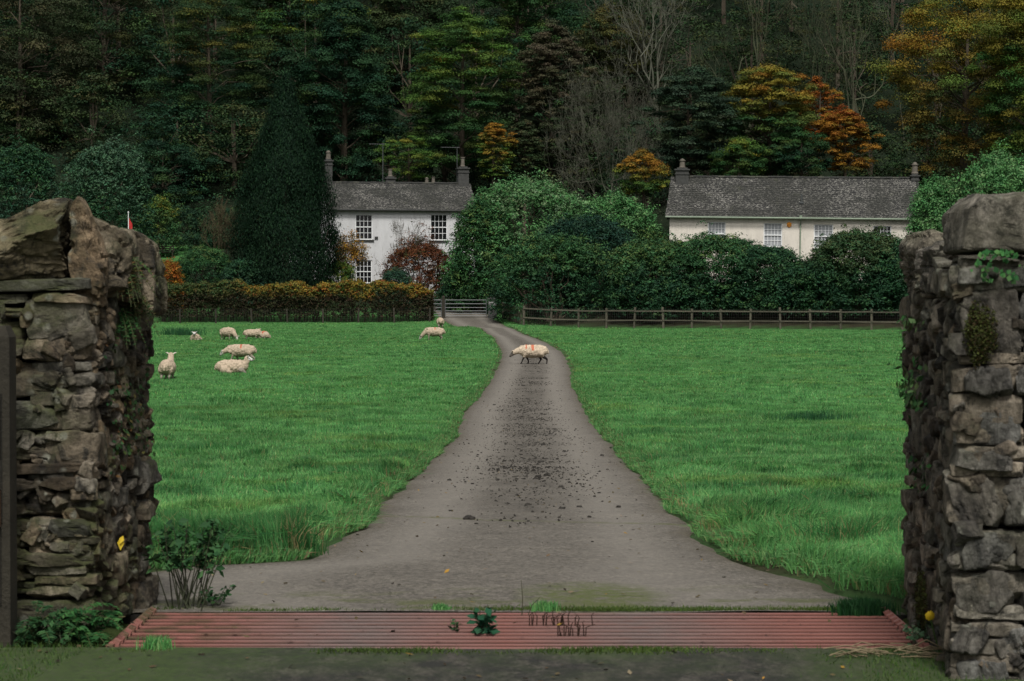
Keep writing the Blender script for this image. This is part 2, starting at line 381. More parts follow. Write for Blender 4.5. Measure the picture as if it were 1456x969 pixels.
def grid_material():
    m, nt, b, out = newmat('red_oxide_steel'); g = N(nt); p = g.pos('Object'); x = g.xyz(p)[0]
    n = g.noise(g.scale(p, (1.5, 12, 12)), 3, 6, .7); n1 = g.noise(g.scale(p, (1, 3, 1)), 4, 5, .7)
    c = g.mix(n, (.150, .058, .045), (.33, .140, .112))
    def track(x0, w): return g.rng(g.math('ABSOLUTE', g.math('SUBTRACT', x, x0)), w * .1, w * 1.2, .8, 0)
    tr = g.math('MULTIPLY', g.math('MAXIMUM', track(-.72, .62), track(.62, .60)), g.ramp(n1, [(.3, .55), (.55, 1)]))
    c = g.mix(tr, c, g.mix(n, (.085, .070, .064), (.22, .19, .175)))
    mo = g.math('MULTIPLY', g.rng(x, -1.75, -.9, .8, 0), g.ramp(g.noise(p, 7, 5), [(.45, 0), (.6, 1)]))
    c = g.mix(mo, c, (.05, .055, .02))
    c = g.mix(g.ramp(g.noise(p, 19, 6, .75), [(.60, 0), (.7, .8)]), c, (.03, .022, .017))
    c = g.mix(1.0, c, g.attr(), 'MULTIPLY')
    g.put(b.inputs['Base Color'], c); b.inputs['Roughness'].default_value = .6; b.inputs['Specular IOR Level'].default_value = .4
    g.bump(b, g.noise(p, 60, 4), .3, .004)
    return m
M_GRID = grid_material()

# ------------------------------------------------------------------ ground
def spaced(lo, hi, d0, grow, c0=0.0):
    r = [c0]; d = d0
    while r[-1] < hi: r.append(r[-1] + d); d = max(d0, (abs(r[-1] - c0)) * grow)
    l = [c0]
    while l[-1] > lo: l.append(l[-1] - max(d0, abs(l[-1] - c0) * grow))
    return np.array(sorted(set(l + r)))
xs = np.concatenate([np.arange(-8, 8.01, .14)])
xs = np.concatenate([np.array([-420, -340, -270, -210, -160, -125, -100, -80, -66, -56]), np.arange(-50, -8.2, .7), xs, np.arange(8.7, 50, .7), np.array([56, 66, 80, 100, 125, 160, 210, 270, 340, 420])])
ys = [-80, -50, -30, -15, -5, 0, 3, 6]
y = 7.0
while y < 205: ys.append(y); y += max(.10, y * .007)
while y < 760: ys.append(y); y += 5
ys = np.array(ys)
XX, YY = np.meshgrid(xs, ys)
ins = road_in(XX, YY)
fade = (1 - sm(170, 176, YY))
ZZ = zt(XX, YY) + fade * (.035 * sm(.0, -.5, ins) * sm(12.2, 13.5, YY) - .07 * sm(-.02, .16, ins))
ZZ = ZZ + (hummock(XX, YY) + .05 * sm(50, 20, YY)) * sm(0, -.35, ins) * sm(12.4, 14.5, YY) * fade
# pit under the cattle grid
pit = (np.abs(YY - 11.36) < .6) & (XX > -1.74) & (XX < 1.8)
ZZ = np.where(pit, -.45, ZZ)
nx, ny = len(xs), len(ys)
idx = np.arange(nx * ny).reshape(ny, nx)
f = np.stack([idx[:-1, :-1], idx[:-1, 1:], idx[1:, 1:], idx[1:, :-1]], -1).reshape(-1, 4)
mb = MB(); mb.add(np.stack([XX, YY, ZZ], -1).reshape(-1, 3), f)
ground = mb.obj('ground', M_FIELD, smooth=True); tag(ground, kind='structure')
cy = YY
earth = np.clip(np.where(cy > 150, sm(172, 178, cy) * (1 - .8 * sm(-24, -28, XX) * (cy < 205)) , 0) + (XX > 1) * sm(-.3, 1.5, cy - (165.5 - np.clip(XX - .8, -3, 45) * .488)), 0, 1)
# bare earth strip along the road edges
eg = np.exp(-(np.maximum(np.abs(ins + .08) - .10, 0) / .14) ** 2) * (cy > 12.3) * (cy < 170) * (.45 + .55 * sm(-.1, .35, n2(XX, YY, .8, 4)))
earth = np.maximum(earth, eg * .9)
lawn = (XX < -24) * (XX > -33) * (cy > 190) * (cy < 201)
earth = np.where(lawn, 0, earth)
mossz = sm(12.6, 12.2, cy)
zone = np.stack([np.clip(earth, 0, 1) * (1 - mossz), mossz, 0 * earth], -1).reshape(-1, 3)
a = ground.data.attributes.new('zone', 'FLOAT_VECTOR', 'POINT'); a.data.foreach_set('vector', zone.astype(np.float32).ravel())

# road: an apron before the grid and the drive beyond it
def road_piece(name, y0, y1, label):
    yy = [y0]
    while yy[-1] < y1: yy.append(min(y1, yy[-1] + max(.07, yy[-1] * .004)))
    yy = np.array(yy); k = 22; t = np.linspace(-1, 1, k)
    l, r = road_l(yy), road_r(yy)
    xx = (l + r)[:, None] / 2 + (r - l)[:, None] / 2 * t[None]; Y2 = np.repeat(yy[:, None], k, 1)
    zz = zt(xx, Y2) + .004 - .05 * (np.abs(t)[None] > .999) + n2(xx, Y2, 1.6, 2.2) * .008
    idx = np.arange(len(yy) * k).reshape(-1, k)
    f = np.stack([idx[:-1, :-1], idx[:-1, 1:], idx[1:, 1:], idx[1:, :-1]], -1).reshape(-1, 4)
    mb = MB(); mb.add(np.stack([xx, Y2, zz], -1).reshape(-1, 3), f)
    o = mb.obj(name, M_ROAD, smooth=True); tag(o, label, kind='structure')
    lane = np.stack([np.abs(np.repeat(t[None], len(yy), 0)), sm(15, 24, Y2) * (1 - .5 * sm(120, 160, Y2)), 0 * Y2], -1).reshape(-1, 3)
    a = o.data.attributes.new('lane', 'FLOAT_VECTOR', 'POINT'); a.data.foreach_set('vector', lane.astype(np.float32).ravel())
    return o
road_piece('road', -20, 10.755, 'mossy grey asphalt in front of the cattle grid')
road_piece('drive', 11.975, 186, 'worn asphalt drive running between the fields to the far gate')

# ------------------------------------------------------------------ leaves, trees, bushes
def unit(v): return v / (np.linalg.norm(v, axis=-1, keepdims=True) + 1e-9)
def add_leaves(mb, c, nrm, size, col, aspect=.5, along=None, fold=.0):
    """one rhombic leaf per centre"""
    n = len(c); nrm = unit(nrm)
    d = along if along is not None else rng.normal(size=(n, 3))
    d = unit(d - (d * nrm).sum(1, keepdims=True) * nrm); e = np.cross(nrm, d)
    s = np.broadcast_to(np.asarray(size, float), (n,))[:, None]
    p0 = c - d * s * .5; p1 = c + e * s * aspect * .5 + d * s * .05; p2 = c + d * s * .5 - nrm * s * fold; p3 = c - e * s * aspect * .5 + d * s * .05
    v = np.stack([p0, p1, p2, p3], 1).reshape(-1, 3)
    mb.add(v, np.arange(4 * n).reshape(-1, 4), col)
def pick(cols, n, jit=.22):
    """colours drawn from a weighted list [(weight, rgb)]"""
    w = np.array([a for a, _ in cols], float); w /= w.sum()
    k = rng.choice(len(cols), n, p=w); c = np.array([b for _, b in cols])[k]
    return c * (1 + rng.uniform(-jit, jit, (n, 1))) * (1 + rng.uniform(-.07, .07, (n, 3)))
def clump_leaves(mb, cen, r, flat, nleaf, size, cols, aspect=.5, droop=0.0, jit=.16, colorfn=None):
    """leaves over lens-shaped sprays: cen (k,3), r (k,), nleaf per spray"""
    k = len(cen); d = unit(rng.normal(size=(k, nleaf, 3))); d[..., 2] = np.where(rng.random((k, nleaf)) < .72, np.abs(d[..., 2]), d[..., 2])
    rad = rng.random((k, nleaf, 1)) ** .38
    off = d * rad * r[:, None, None] * np.array([1, 1, flat]); off[..., 2] -= droop * (np.linalg.norm(off[..., :2], axis=-1) / (r[:, None] + 1e-6)) ** 2 * r[:, None]
    off *= (1 + .35 * rng.normal(size=(k, nleaf, 1)) * .5)
    c = (cen[:, None] + off).reshape(-1, 3)
    nr = unit(d * np.array([1, 1, 1 / max(flat, .3)]) + rng.normal(size=d.shape) * .42 + np.array([0, 0, .35])).reshape(-1, 3)
    if colorfn is not None: base = colorfn(cen)
    else: base = pick(cols, k, .18)
    col = np.repeat(base, nleaf, 0) * (1 + rng.uniform(-jit, jit, (k * nleaf, 1))) * (1 + rng.uniform(-.08, .08, (k * nleaf, 3)))
    add_leaves(mb, c, nr, size * rng.uniform(.7, 1.3, k * nleaf), col, aspect)

def limb(mb, a, b, r0, r1, n=5, wig=.12, sides=4, sag=0.0, col=None):
    a = np.array(a, float); b = np.array(b, float); L = np.linalg.norm(b - a); t = np.linspace(0, 1, n)[:, None]
    p = a + (b - a) * t; p[1:-1] += rng.normal(size=(n - 2, 3)) * wig * L / n; p[:, 2] += sag * L * np.sin(t[:, 0] * math.pi)
    mb.tube(p, np.linspace(r0, r1, n), sides, col, cap=False); return p

def prof_round(t): return np.sqrt(np.clip(1 - (2 * t - .9) ** 2 * .88, 0, 1)) * np.clip((1 - t) * 6, 0, 1) ** .5
def prof_cone(t): return np.clip(1 - t, 0, 1) ** .72 * (.55 + .45 * np.clip(t * 5, 0, 1))
def prof_dome(t): return np.sqrt(np.clip(1 - t ** 2.2, 0, 1))

def tree(name, label, px, Y, top, hw, cb, cols, style='broad', cat='tree', group='trees on the wooded hillside', tip=None, dens=1.0, leaf=.19, topcols=None, bark=None, noise=.42, trunk_r=None, flat=None, clump=None):
    """px, top, hw, cb: centre, top, half width and crown bottom as seen at distance Y"""
    leaf *= .86; s = F / Y; x = (px - PW / 2) / s; z0 = float(zt(x, Y)); ztop = P(px, top, Y).z; H = ztop - z0; R = hw / s; zb = P(px, cb, Y).z - z0
    zb = max(zb, .0)
    root = empty(name, (x, Y, z0), label, cat, group)
    tm = MB(); cm = MB(); tr = trunk_r or max(.06, H * .016)
    lean = rng.normal(size=2) * H * .015
    tp = np.array([[0, 0, -.3], [0, 0, 0], [lean[0] * .3, lean[1] * .3, H * .3], [lean[0] * .7, lean[1] * .7, H * .6], [lean[0], lean[1], H * .93]])
    tm.tube(tp, [tr * 1.35, tr * 1.15, tr * .85, tr * .55, tr * .12], 8, cap=False)
    if style == 'spray': prof = prof_round; flat = flat or .5
    prof = {'cone': prof_cone, 'dome': prof_dome}.get(style, prof_round)
    rc = clump or {'broad': .16, 'tier': .15, 'spray': .13, 'cone': .20, 'dome': .13}.get(style, .16) * R * 1.6
    fl = flat or {'broad': .6, 'tier': .42, 'spray': .6, 'cone': .9, 'dome': .65}.get(style, .6)
    Hc = H - zb
    area = 2 * math.pi * R * Hc * .75
    k = int(area / (rc * rc * 2.2) * dens * (1.9 if style == 'tier' else 1.7)) + 8
    t = rng.beta(1.15, 1.05, k * 3); t = t[rng.random(k * 3) < np.clip(prof(t) + .15, 0, 1)][:k]; k = len(t)
    th = rng.uniform(0, 2 * math.pi, k)
    sh = 1 + noise * n2(np.cos(th) * 2.2, np.sin(th) * 2.2 + t * 5 * (Hc / (R + .1)) * .4, 1.0, px * .37, 2) * 1.6
    rr = R * prof(t) * sh * np.clip(rng.beta(4.5, 1.3, k), .3, 1)
    c = np.stack([np.cos(th) * rr, np.sin(th) * rr, zb + t * Hc], -1)
    c[:, 2] -= fl * rc * .6
    rcs = rc * rng.uniform(.6, 1.3, k)
    # limbs to a share of the sprays
    m = rng.permutation(k)[:min(k, 46)]
    for i in m:
        hz = np.clip(c[i, 2] - .45 * math.hypot(c[i, 0], c[i, 1]) - .2, .15 * H, .9 * H); tt = hz / H
        limb(tm, (lean[0] * tt, lean[1] * tt, hz), c[i], tr * .34 * (1.1 - tt), tr * .05, 5, .25, 4, .06)
    area_c = math.pi * rc * rc * (1.2 + fl)
    nl = int(np.clip(area_c / (leaf * leaf * .5 * .5) * 1.15 * (.75 if style != 'dome' else .95), 10, 520))
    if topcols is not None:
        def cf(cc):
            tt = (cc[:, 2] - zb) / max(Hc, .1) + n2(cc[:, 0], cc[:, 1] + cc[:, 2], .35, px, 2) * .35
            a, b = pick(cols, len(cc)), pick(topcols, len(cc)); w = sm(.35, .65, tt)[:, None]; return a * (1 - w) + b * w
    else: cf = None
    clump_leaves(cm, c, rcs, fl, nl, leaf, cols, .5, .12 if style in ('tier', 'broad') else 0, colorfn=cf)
    tm.obj('trunk', bark or M_BARK, root)
    cm.obj('crown', M_GLOSS if style == 'dome' else M_LEAF, root)
    return root

def bush(name, label, px, Y, top, hw, cols, cat='bush', group=None, leaf=.17, flat=.7, ros=.42, depth=None, bottom=None, topcols=None, dens=1.0, mat=None, sparse=1.0):
    """a rhododendron-like mound: hundreds of leaf rosettes over a lumpy dome"""
    s = F / Y; x = (px - PW / 2) / s; z0 = float(zt(x, Y)); H = P(px, top, Y).z - z0; R = hw / s; D = depth or R * .8
    root = empty(name, (x, Y, z0), label, cat, group); tm = MB(); cm = MB()
    area = 2 * math.pi * ((R * D) ** .5) * H * .9
    k = int(area / (ros * ros) * 1.75 * dens)
    th = rng.uniform(0, 2 * math.pi, k); t = rng.random(k) ** .85
    lump = 1 + .26 * n2(np.cos(th) * 2.0 + px, np.sin(th) * 2.0 + t * 2.6, 1.0, px * .11, 2) + .16 * n2(np.cos(th) * 5 + px, np.sin(th) * 5 + t * 6, 1.0, px * .13, 2)
    pr = np.clip(1 - t ** 3.4, 0, 1) ** .5 * (.86 + .14 * np.sin(np.clip(t * 3, 0, 1) * 1.57))
    q = lump * np.where(rng.random(k) < .3, rng.uniform(.6, .85, k), rng.uniform(.90, 1.04, k))
    c = np.stack([np.cos(th) * R * pr * q, np.sin(th) * D * pr * q, H * t * (1 + .5 * (lump - 1) * t)], -1)
    # extra cover at the top of the dome
    k2 = int(math.pi * R * D * .5 / (ros * ros)); rad = np.sqrt(rng.random(k2)) * .8; th2 = rng.uniform(0, 6.283, k2)
    tz = (1 - rad ** 2 * .9) ** (1 / 3.4)
    lp = 1 + .10 * n2(np.cos(th2) * rad * 3 + px, np.sin(th2) * rad * 3, 1.3, px * .2, 2)
    c = np.vstack([c, np.stack([np.cos(th2) * rad * R, np.sin(th2) * rad * D, H * tz * lp * .99], -1)])
    c[:, 2] = np.maximum(c[:, 2], .1)
    if topcols is not None:
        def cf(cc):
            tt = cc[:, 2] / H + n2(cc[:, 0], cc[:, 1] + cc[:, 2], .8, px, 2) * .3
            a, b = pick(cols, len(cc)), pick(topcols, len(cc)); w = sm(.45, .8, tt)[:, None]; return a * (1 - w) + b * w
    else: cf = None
    shoots = rng.random(len(c)) < .05; c[shoots] *= rng.uniform(1.02, 1.14, (shoots.sum(), 1))
    nl = int(34 * (ros / .42) ** 2 * (.17 / leaf) ** 2 * sparse)
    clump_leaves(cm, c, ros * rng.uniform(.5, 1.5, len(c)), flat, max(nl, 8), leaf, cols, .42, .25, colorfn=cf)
    for i in range(12):
        j = rng.integers(len(c)); limb(tm, (rng.normal() * R * .1, rng.normal() * D * .1, -.1), c[j] * .93, .05 + H * .008, .015, 6, .35, 4, .05)
    tm.obj('stem', M_BARK, root); cm.obj('foliage', mat or M_GLOSS, root)
    return root

def grow(mb, p, d, L, r, depth, maxd, tips, spread=.5, sides=3, col=None, up=.12, nseg=4, kids=(2, 4)):
    pts = [np.array(p)]; d = np.array(d, float)
    for i in range(nseg):
        d = unit(d + rng.normal(size=3) * .16 + np.array([0, 0, up])); pts.append(pts[-1] + d * L / nseg)
    mb.tube(pts, np.linspace(r, r * .55, len(pts)), 6 if depth < 1 else sides, col, cap=False)
    if depth >= maxd: tips.append(pts[-1]); return
    n = rng.integers(kids[0], kids[1] + 1)
    for k in range(n):
        j = rng.integers(max(1, nseg - 2), nseg + 1) if k else nseg
        a = unit(d + rng.normal(size=3) * spread)
        grow(mb, pts[j], a, L * rng.uniform(.58, .82), max(r * .58, .012), depth + 1, maxd, tips, spread, sides, col, up, nseg, kids)

def bare_tree(name, label, px, Y, top, hw, cols=None, group=None, maxd=5, stems=1, col=(1, 1, 1), r0=.2, leaves=0, spread=.55, cat='bare tree', thin=1.0, first=.35, kids=(2, 4)):
    s = F / Y; x = (px - PW / 2) / s; z0 = float(zt(x, Y)); H = P(px, top, Y).z - z0; R = hw / s
    root = empty(name, (x, Y, z0), label, cat, group); tm = MB(); tips = []
    for k in range(stems):
        a = rng.uniform(0, 6.28); off = (0 if stems == 1 else .5) * np.array([math.cos(a), math.sin(a), 0]) * rng.random()
        grow(tm, off + np.array([0, 0, -.2]), unit(np.array([rng.normal() * .12, rng.normal() * .12, 1])), H * first, r0, 0, maxd, tips, spread, 3, col, .10, 4, kids)
    # fit to the wanted size
    v = np.vstack(tm.v); ext = np.percentile(np.abs(v[:, :2]), 97) + .01; hz = np.percentile(v[:, 2], 99.5)
    k1, k2 = R / ext, H / hz
    for a in tm.v: a[:, :2] *= k1 ** .9; a[:, 2] *= k2
    tm.obj('trunk', M_BARE, root)
    if leaves:
        t = np.array(tips) * np.array([k1 ** .9, k1 ** .9, k2]); t = t[rng.permutation(len(t))[:leaves]]
        cm = MB(); clump_leaves(cm, t, np.full(len(t), .55), .6, 12, .15, cols, .5, .1); cm.obj('leaves', M_LEAF, root)
    return root

# leaf colours (linear)
OLIVE = [(3, (.022, .044, .017)), (2, (.036, .055, .020)), (1, (.060, .066, .024))]
BROWN = [(3, (.036, .046, .022)), (2, (.030, .050, .020)), (1, (.062, .060, .028))]
DGREEN = [(3, (.013, .040, .020)), (2, (.022, .056, .023)), (1, (.036, .066, .020))]
GREEN = [(3, (.022, .062, .020)), (2, (.035, .080, .022)), (1, (.060, .095, .022))]
YGREEN = [(3, (.060, .120, .022)), (2, (.105, .145, .025)), (2, (.035, .085, .022)), (1, (.16, .145, .024))]
GOLD = [(4, (.190, .155, .025)), (2, (.25, .185, .026)), (3, (.10, .125, .024)), (1, (.22, .11, .016))]
AMBER = [(3, (.21, .105, .016)), (2, (.26, .14, .02)), (1, (.10, .09, .02))]
ORANGE = [(4, (.24, .082, .014)), (2, (.18, .052, .012)), (3, (.22, .125, .018))]
RHODO = [(4, (.014, .048, .022)), (3, (.022, .066, .026)), (1, (.040, .090, .030))]
RHODO_L = [(3, (.024, .075, .028)), (3, (.040, .100, .034)), (1, (.075, .120, .035))]
BLUEG = [(3, (.014, .044, .026)), (2, (.024, .064, .036)), (1, (.042, .085, .045))]
PINE = [(3, (.020, .040, .022)), (2, (.032, .056, .032)), (1, (.05, .07, .035))]
WILLOW = [(3, (.052, .155, .050)), (3, (.085, .205, .070)), (1, (.14, .245, .10))]
COPPER = [(3, (.085, .030, .016)), (2, (.13, .050, .02)), (1, (.04, .045, .016))]

# ---------------- the wooded hillside: trees one can tell apart
tree('oak_tree', 'brownish olive oak at the far left edge of the wood', 30, 226, -60, 95, 225, BROWN, 'broad', dens=.9, leaf=.24)
tree('birch_tree', 'tall thin-leaved brown olive birch left of the tiered green beech', 150, 240, -90, 105, 235, OLIVE, 'spray', dens=.9, leaf=.24, topcols=BROWN)
tree('beech_tree', 'dark tiered green beech with yellow green tips above the dark cypress', 300, 222, -25, 88, 225, DGREEN, 'tier', leaf=.19, topcols=[(2, (.045, .065, .018)), (3, (.022, .05, .02)), (1, (.09, .09, .02))])
tree('beech_tree', 'olive and gold beech at the top edge directly above the cypress tip', 410, 238, -60, 85, 150, OLIVE, 'tier', leaf=.24, topcols=YGREEN)
tree('oak_tree', 'dense dark green oak rising behind the left chimney of the white cottage', 488, 214, -20, 68, 245, DGREEN, 'broad', leaf=.22)
tree('oak_tree', 'shadowy olive oak in the gap left of the bright maple', 572, 246, -80, 66, 190, OLIVE, 'broad', dens=.8, leaf=.26)
tree('maple_tree', 'bright yellow green maple behind the roof of the white cottage', 655, 212, 8, 72, 235, GREEN, 'tier', leaf=.19, topcols=YGREEN)
tree('ash_tree', 'deep emerald ash at the top edge right of the bright maple', 735, 240, -70, 70, 110, GREEN, 'broad', leaf=.24)
tree('larch_tree', 'pinkish brown larch with drooping sprays above the central bushes', 785, 220, 25, 52, 240, BROWN, 'spray', leaf=.20, dens=.85, topcols=[(3, (.068, .060, .036)), (2, (.050, .052, .028))])
tree('oak_tree', 'olive gold oak right of the pinkish brown larch', 872, 232, 0, 55, 200, OLIVE, 'broad', leaf=.19, topcols=[(2, (.11, .10, .03)), (3, (.06, .07, .025))])
bare_tree('hawthorn_tree', 'dense grey tangle of twigs between the larch and the dark pine', 868, 206, 85, 75, BROWN, maxd=6, stems=5, r0=.09, leaves=260, spread=.75, first=.30, kids=(2, 4), col=(1.0, 1.0, .9))
bare_tree('ash_tree', 'leafless grey ash with pale branches above the grey twig tangle', 935, 226, -50, 85, OLIVE, maxd=6, stems=2, r0=.20, leaves=120, spread=.6, col=(1.2, 1.2, 1.1))
tree('pine_tree', 'blue green scots pine rising behind the left chimney of the cream house', 985, 199, 92, 62, 240, PINE, 'tier', leaf=.20, cat='pine tree')
tree('beech_tree', 'golden yellow beech above the middle of the cream house roof', 1090, 202, 82, 62, 245, GREEN, 'tier', leaf=.20, topcols=GOLD, dens=1.0)
tree('field_maple', 'small green tree with a few gold sprays low behind the cream house ridge', 1050, 197, 195, 42, 250, GREEN, 'broad', leaf=.18, topcols=YGREEN)
tree('hazel_tree', 'low dark green hazel behind the cream house ridge under the orange maple', 1140, 198, 185, 36, 250, DGREEN, 'broad', leaf=.18, topcols=GREEN)
tree('maple_tree', 'slender orange red maple with sparse crown beside the golden beech', 1160, 207, 108, 28, 200, ORANGE, 'broad', leaf=.17, dens=.7)
tree('maple_tree', 'fiery orange maple furthest right above the cream house roof', 1200, 204, 148, 38, 245, AMBER, 'tier', leaf=.18, topcols=ORANGE, dens=.9)
bare_tree('ash_tree', 'tall bare ash with mossy trunk above the golden beech', 1052, 226, -70, 70, OLIVE, maxd=6, stems=1, r0=.26, leaves=160, col=(.62, .68, .45), spread=.5)
bare_tree('sycamore_tree', 'bare sycamore of several straight mossy trunks above the orange maples', 1165, 223, -60, 60, OLIVE, maxd=5, stems=3, r0=.24, leaves=100, col=(.55, .62, .40), spread=.42, first=.45)
bare_tree('sycamore_tree', 'bare grey sycamore right of the mossy trunks with crooked side boughs', 1222, 221, -70, 55, OLIVE, maxd=5, stems=2, r0=.24, leaves=60, col=(.70, .75, .52), spread=.48, first=.42)
bare_tree('birch_tree', 'thin pale birch stem in the dark gap left of the big golden oak', 1285, 232, -80, 40, OLIVE, maxd=5, stems=1, r0=.13, leaves=80, col=(1.3, 1.3, 1.2), spread=.4, first=.5)
tree('oak_tree', 'big golden oak above the pale bushes beside the right pier', 1365, 192, -30, 90, 245, [(3, (.085, .075, .018)), (2, (.14, .10, .02)), (2, (.04, .07, .02))], 'broad', leaf=.19, topcols=GOLD)
tree('oak_tree', 'green gold oak cut by the right edge of the photo', 1462, 186, -70, 80, 230, YGREEN, 'broad', leaf=.19, topcols=GOLD)
tree('rowan_tree', 'small yellow orange rowan beside the right chimney of the white cottage', 702, 200, 172, 26, 250, YGREEN, 'tier', leaf=.16, topcols=AMBER)
tree('elder_tree', 'thin olive elder right of the yellow orange rowan', 745, 202, 168, 28, 250, OLIVE, 'spray', leaf=.17, topcols=BROWN)
tree('hazel_tree', 'sparse yellow speckled hazel behind the white cottage ridge', 583, 203, 190, 38, 250, YGREEN, 'tier', leaf=.16, dens=.5)
tree('rowan_tree', 'low amber rowan left of the cream house chimney', 915, 194, 212, 34, 275, YGREEN, 'broad', leaf=.16, topcols=AMBER)
tree('holly_tree', 'dark holly in the deep shade left of the cypress', 232, 212, 190, 60, 300, DGREEN, 'broad', leaf=.2, dens=.8)

# ---------------- the far wood reads as one mass
def far_wood():
    cm = MB(); tm = MB()
    for row, Yb in enumerate([219, 233, 248, 266, 288, 314]):
        n = 19 - row
        for i in range(n):
            Y = Yb + rng.uniform(-5, 5); px = -160 + (i + .5 + rng.uniform(-.3, .3)) * (1780 / n); s = F / Y; x = (px - PW / 2) / s * 1.05
            z0 = float(zt(x, Y)); H = rng.uniform(12, 18); R = rng.uniform(4.2, 6.2)
            if row == 0: H = rng.uniform(6, 10); R *= .7
            cols = [OLIVE, DGREEN, DGREEN, OLIVE, OLIVE, DGREEN][rng.integers(6)]
            if px > 820 and rng.random() < .4: cols = OLIVE
            k = 95; t = rng.beta(1.1, 1.1, k); th = rng.uniform(0, 6.283, k); rr = R * prof_round(t) * rng.beta(4, 1.4, k) * (1 + .3 * n2(np.cos(th) * 2, np.sin(th) * 2 + t * 3, 1, px))
            c = np.stack([x + np.cos(th) * rr, Y + np.sin(th) * rr, z0 + .6 + t * (H - .6)], -1)
            clump_leaves(cm, c, rng.uniform(.7, 1.5, k), .5, 70, .28, cols, .5, .15)
            tm.tube([(x, Y, z0 - .5), (x, Y, z0 + H * .8)], [.28, .08], 6, cap=False)
            for j in range(10): limb(tm, (x, Y, z0 + H * .3), c[j], .1, .03, 4, .2, 3)
    # undergrowth on the slope
    n = 2400; Y = rng.uniform(203, 275, n); x = rng.uniform(-62, 62, n); lw = ~((x < -23) & (x > -34) & (Y < 201)); x, Y = x[lw], Y[lw]
    c = np.stack([x, Y, zt(x, Y) + rng.uniform(.2, 2.2, len(x))], -1)
    clump_leaves(cm, c, rng.uniform(.7, 1.7, len(x)), .6, 46, .26, DGREEN + BROWN[:1], .5, .1)
    n = 420; Y = rng.uniform(201, 228, n); x = rng.uniform(-38, -16, n); c = np.stack([x, Y, zt(x, Y) + rng.uniform(.3, 3.4, n)], -1)
    clump_leaves(cm, c, rng.uniform(.7, 1.6, n), .6, 60, .24, DGREEN, .5, .1)
    o = cm.obj('wood', M_LEAF); tag(o, 'dark autumn wood covering the hillside behind the houses', 'wood', kind='stuff')
    tm.obj('wood_trunks', M_BARK, o)
far_wood()

# ---------------- garden trees and bushes around the two houses
def cypress():
    px, Y = 407, 177; s = F / Y; x = (px - PW / 2) / s; z0 = float(zt(x, Y)); H = P(px, 120, Y).z - z0; R = 70 / s
    root = empty('cypress_tree', (x, Y, z0), 'huge near-black conical cypress left of the white cottage', 'cypress tree')
    tm = MB(); cm = MB(); tm.tube([(0, 0, -.2), (0, 0, H * .9)], [.3, .05], 8, cap=False)
    for sx in (1.9, 2.6, 3.1): tm.tube([(sx * .6, -.5, 0), (sx, -.6, H * .33)], [.09, .04], 6, cap=False)
    k = 2400; t = rng.random(k) ** 1.15; th = rng.uniform(0, 6.283, k)
    pr = np.interp(t, [0, .12, .33, .55, .72, .86, .95, 1], [.86, .96, 1, .80, .52, .27, .12, .01])
    q = 1 + .20 * n2(np.cos(th) * 3, np.sin(th) * 3 + t * 5, 1, 4) + .13 * n2(np.cos(th) * 9, np.sin(th) * 9 + t * 14, 1, 5)
    rr = R * pr * q * rng.uniform(.84, 1.03, k)
    c = np.stack([np.cos(th) * rr, np.sin(th) * rr, .3 + t * (H - .3)], -1)
    n = 52; off = rng.normal(size=(k, n, 3)) * np.array([.20, .20, .42])
    cc = (c[:, None] + off).reshape(-1, 3); out = unit(np.repeat(np.stack([np.cos(th), np.sin(th), 0 * th + .25], -1), n, 0) + rng.normal(size=(k * n, 3)) * .45)
    al = np.repeat(np.stack([np.cos(th) * .25, np.sin(th) * .25, 1 + 0 * th], -1), n, 0) + rng.normal(size=(k * n, 3)) * .25
    col = pick([(3, (.004, .015, .007)), (2, (.007, .023, .010)), (1, (.012, .034, .013))], k * n)
    add_leaves(cm, cc, out, rng.uniform(.12, .26, k * n), col, .34, al)
    tm.obj('trunk', M_BARK, root); cm.obj('crown', M_LEAF, root)
cypress()
bush('rhododendron_bush', 'bluish green rhododendron mound behind the left pier at the left edge', 22, 188, 212, 68, BLUEG, leaf=.2, topcols=RHODO, group='rhododendrons around the two houses')
bush('laurel_bush', 'pale grey green domed laurel above the point of the left pier', 152, 186, 213, 64, RHODO, leaf=.2, topcols=[(2, (.05, .10, .055)), (2, (.035, .085, .045))])
bush('garden_bush', 'small fresh green bush by the flag on the slope', 225, 194, 285, 28, RHODO_L, leaf=.15, topcols=YGREEN)
bush('laurel_bush', 'dark laurel in the shade behind the garden lawn', 262, 202, 298, 36, DGREEN, leaf=.16)
bush('laurel_bush', 'dark shaded laurel behind the straw brown bare shrub', 325, 199, 300, 34, DGREEN, leaf=.16)
bush('garden_bush', 'low dark rounded bush on the garden lawn', 273, 197, 334, 22, DGREEN, leaf=.14)
bush('willow_bush', 'bright green willow-leaved bush rising above the other bushes beside the white cottage', 750, 179.5, 262, 104, WILLOW, leaf=.22, ros=.55, flat=.9, depth=5, topcols=[(3, (.055, .15, .05)), (2, (.10, .19, .08)), (1, (.13, .2, .1))], mat=M_LEAF)
bush('willow_bush', 'feathery grey green bush left of the cream house with upright shoots', 872, 179, 284, 74, RHODO_L, leaf=.2, ros=.5, flat=.9, depth=3, topcols=WILLOW, mat=M_LEAF)
bush('laurel_bush', 'loose light green bush brushing the right end of the white cottage', 684, 177, 292, 44, RHODO_L, leaf=.19, ros=.45, depth=2.6, mat=M_LEAF)
bush('rhododendron_bush', 'dark broad rhododendron behind the foremost rounded one', 835, 172, 312, 82, [(4, (.010, .036, .022)), (2, (.018, .052, .028))], leaf=.19, group='rhododendrons around the two houses')
bush('rhododendron_bush', 'foremost rounded rhododendron where the rail fence meets the drive', 785, 168, 340, 88, RHODO, leaf=.18, depth=2.6, topcols=RHODO_L, group='rhododendrons around the two houses')
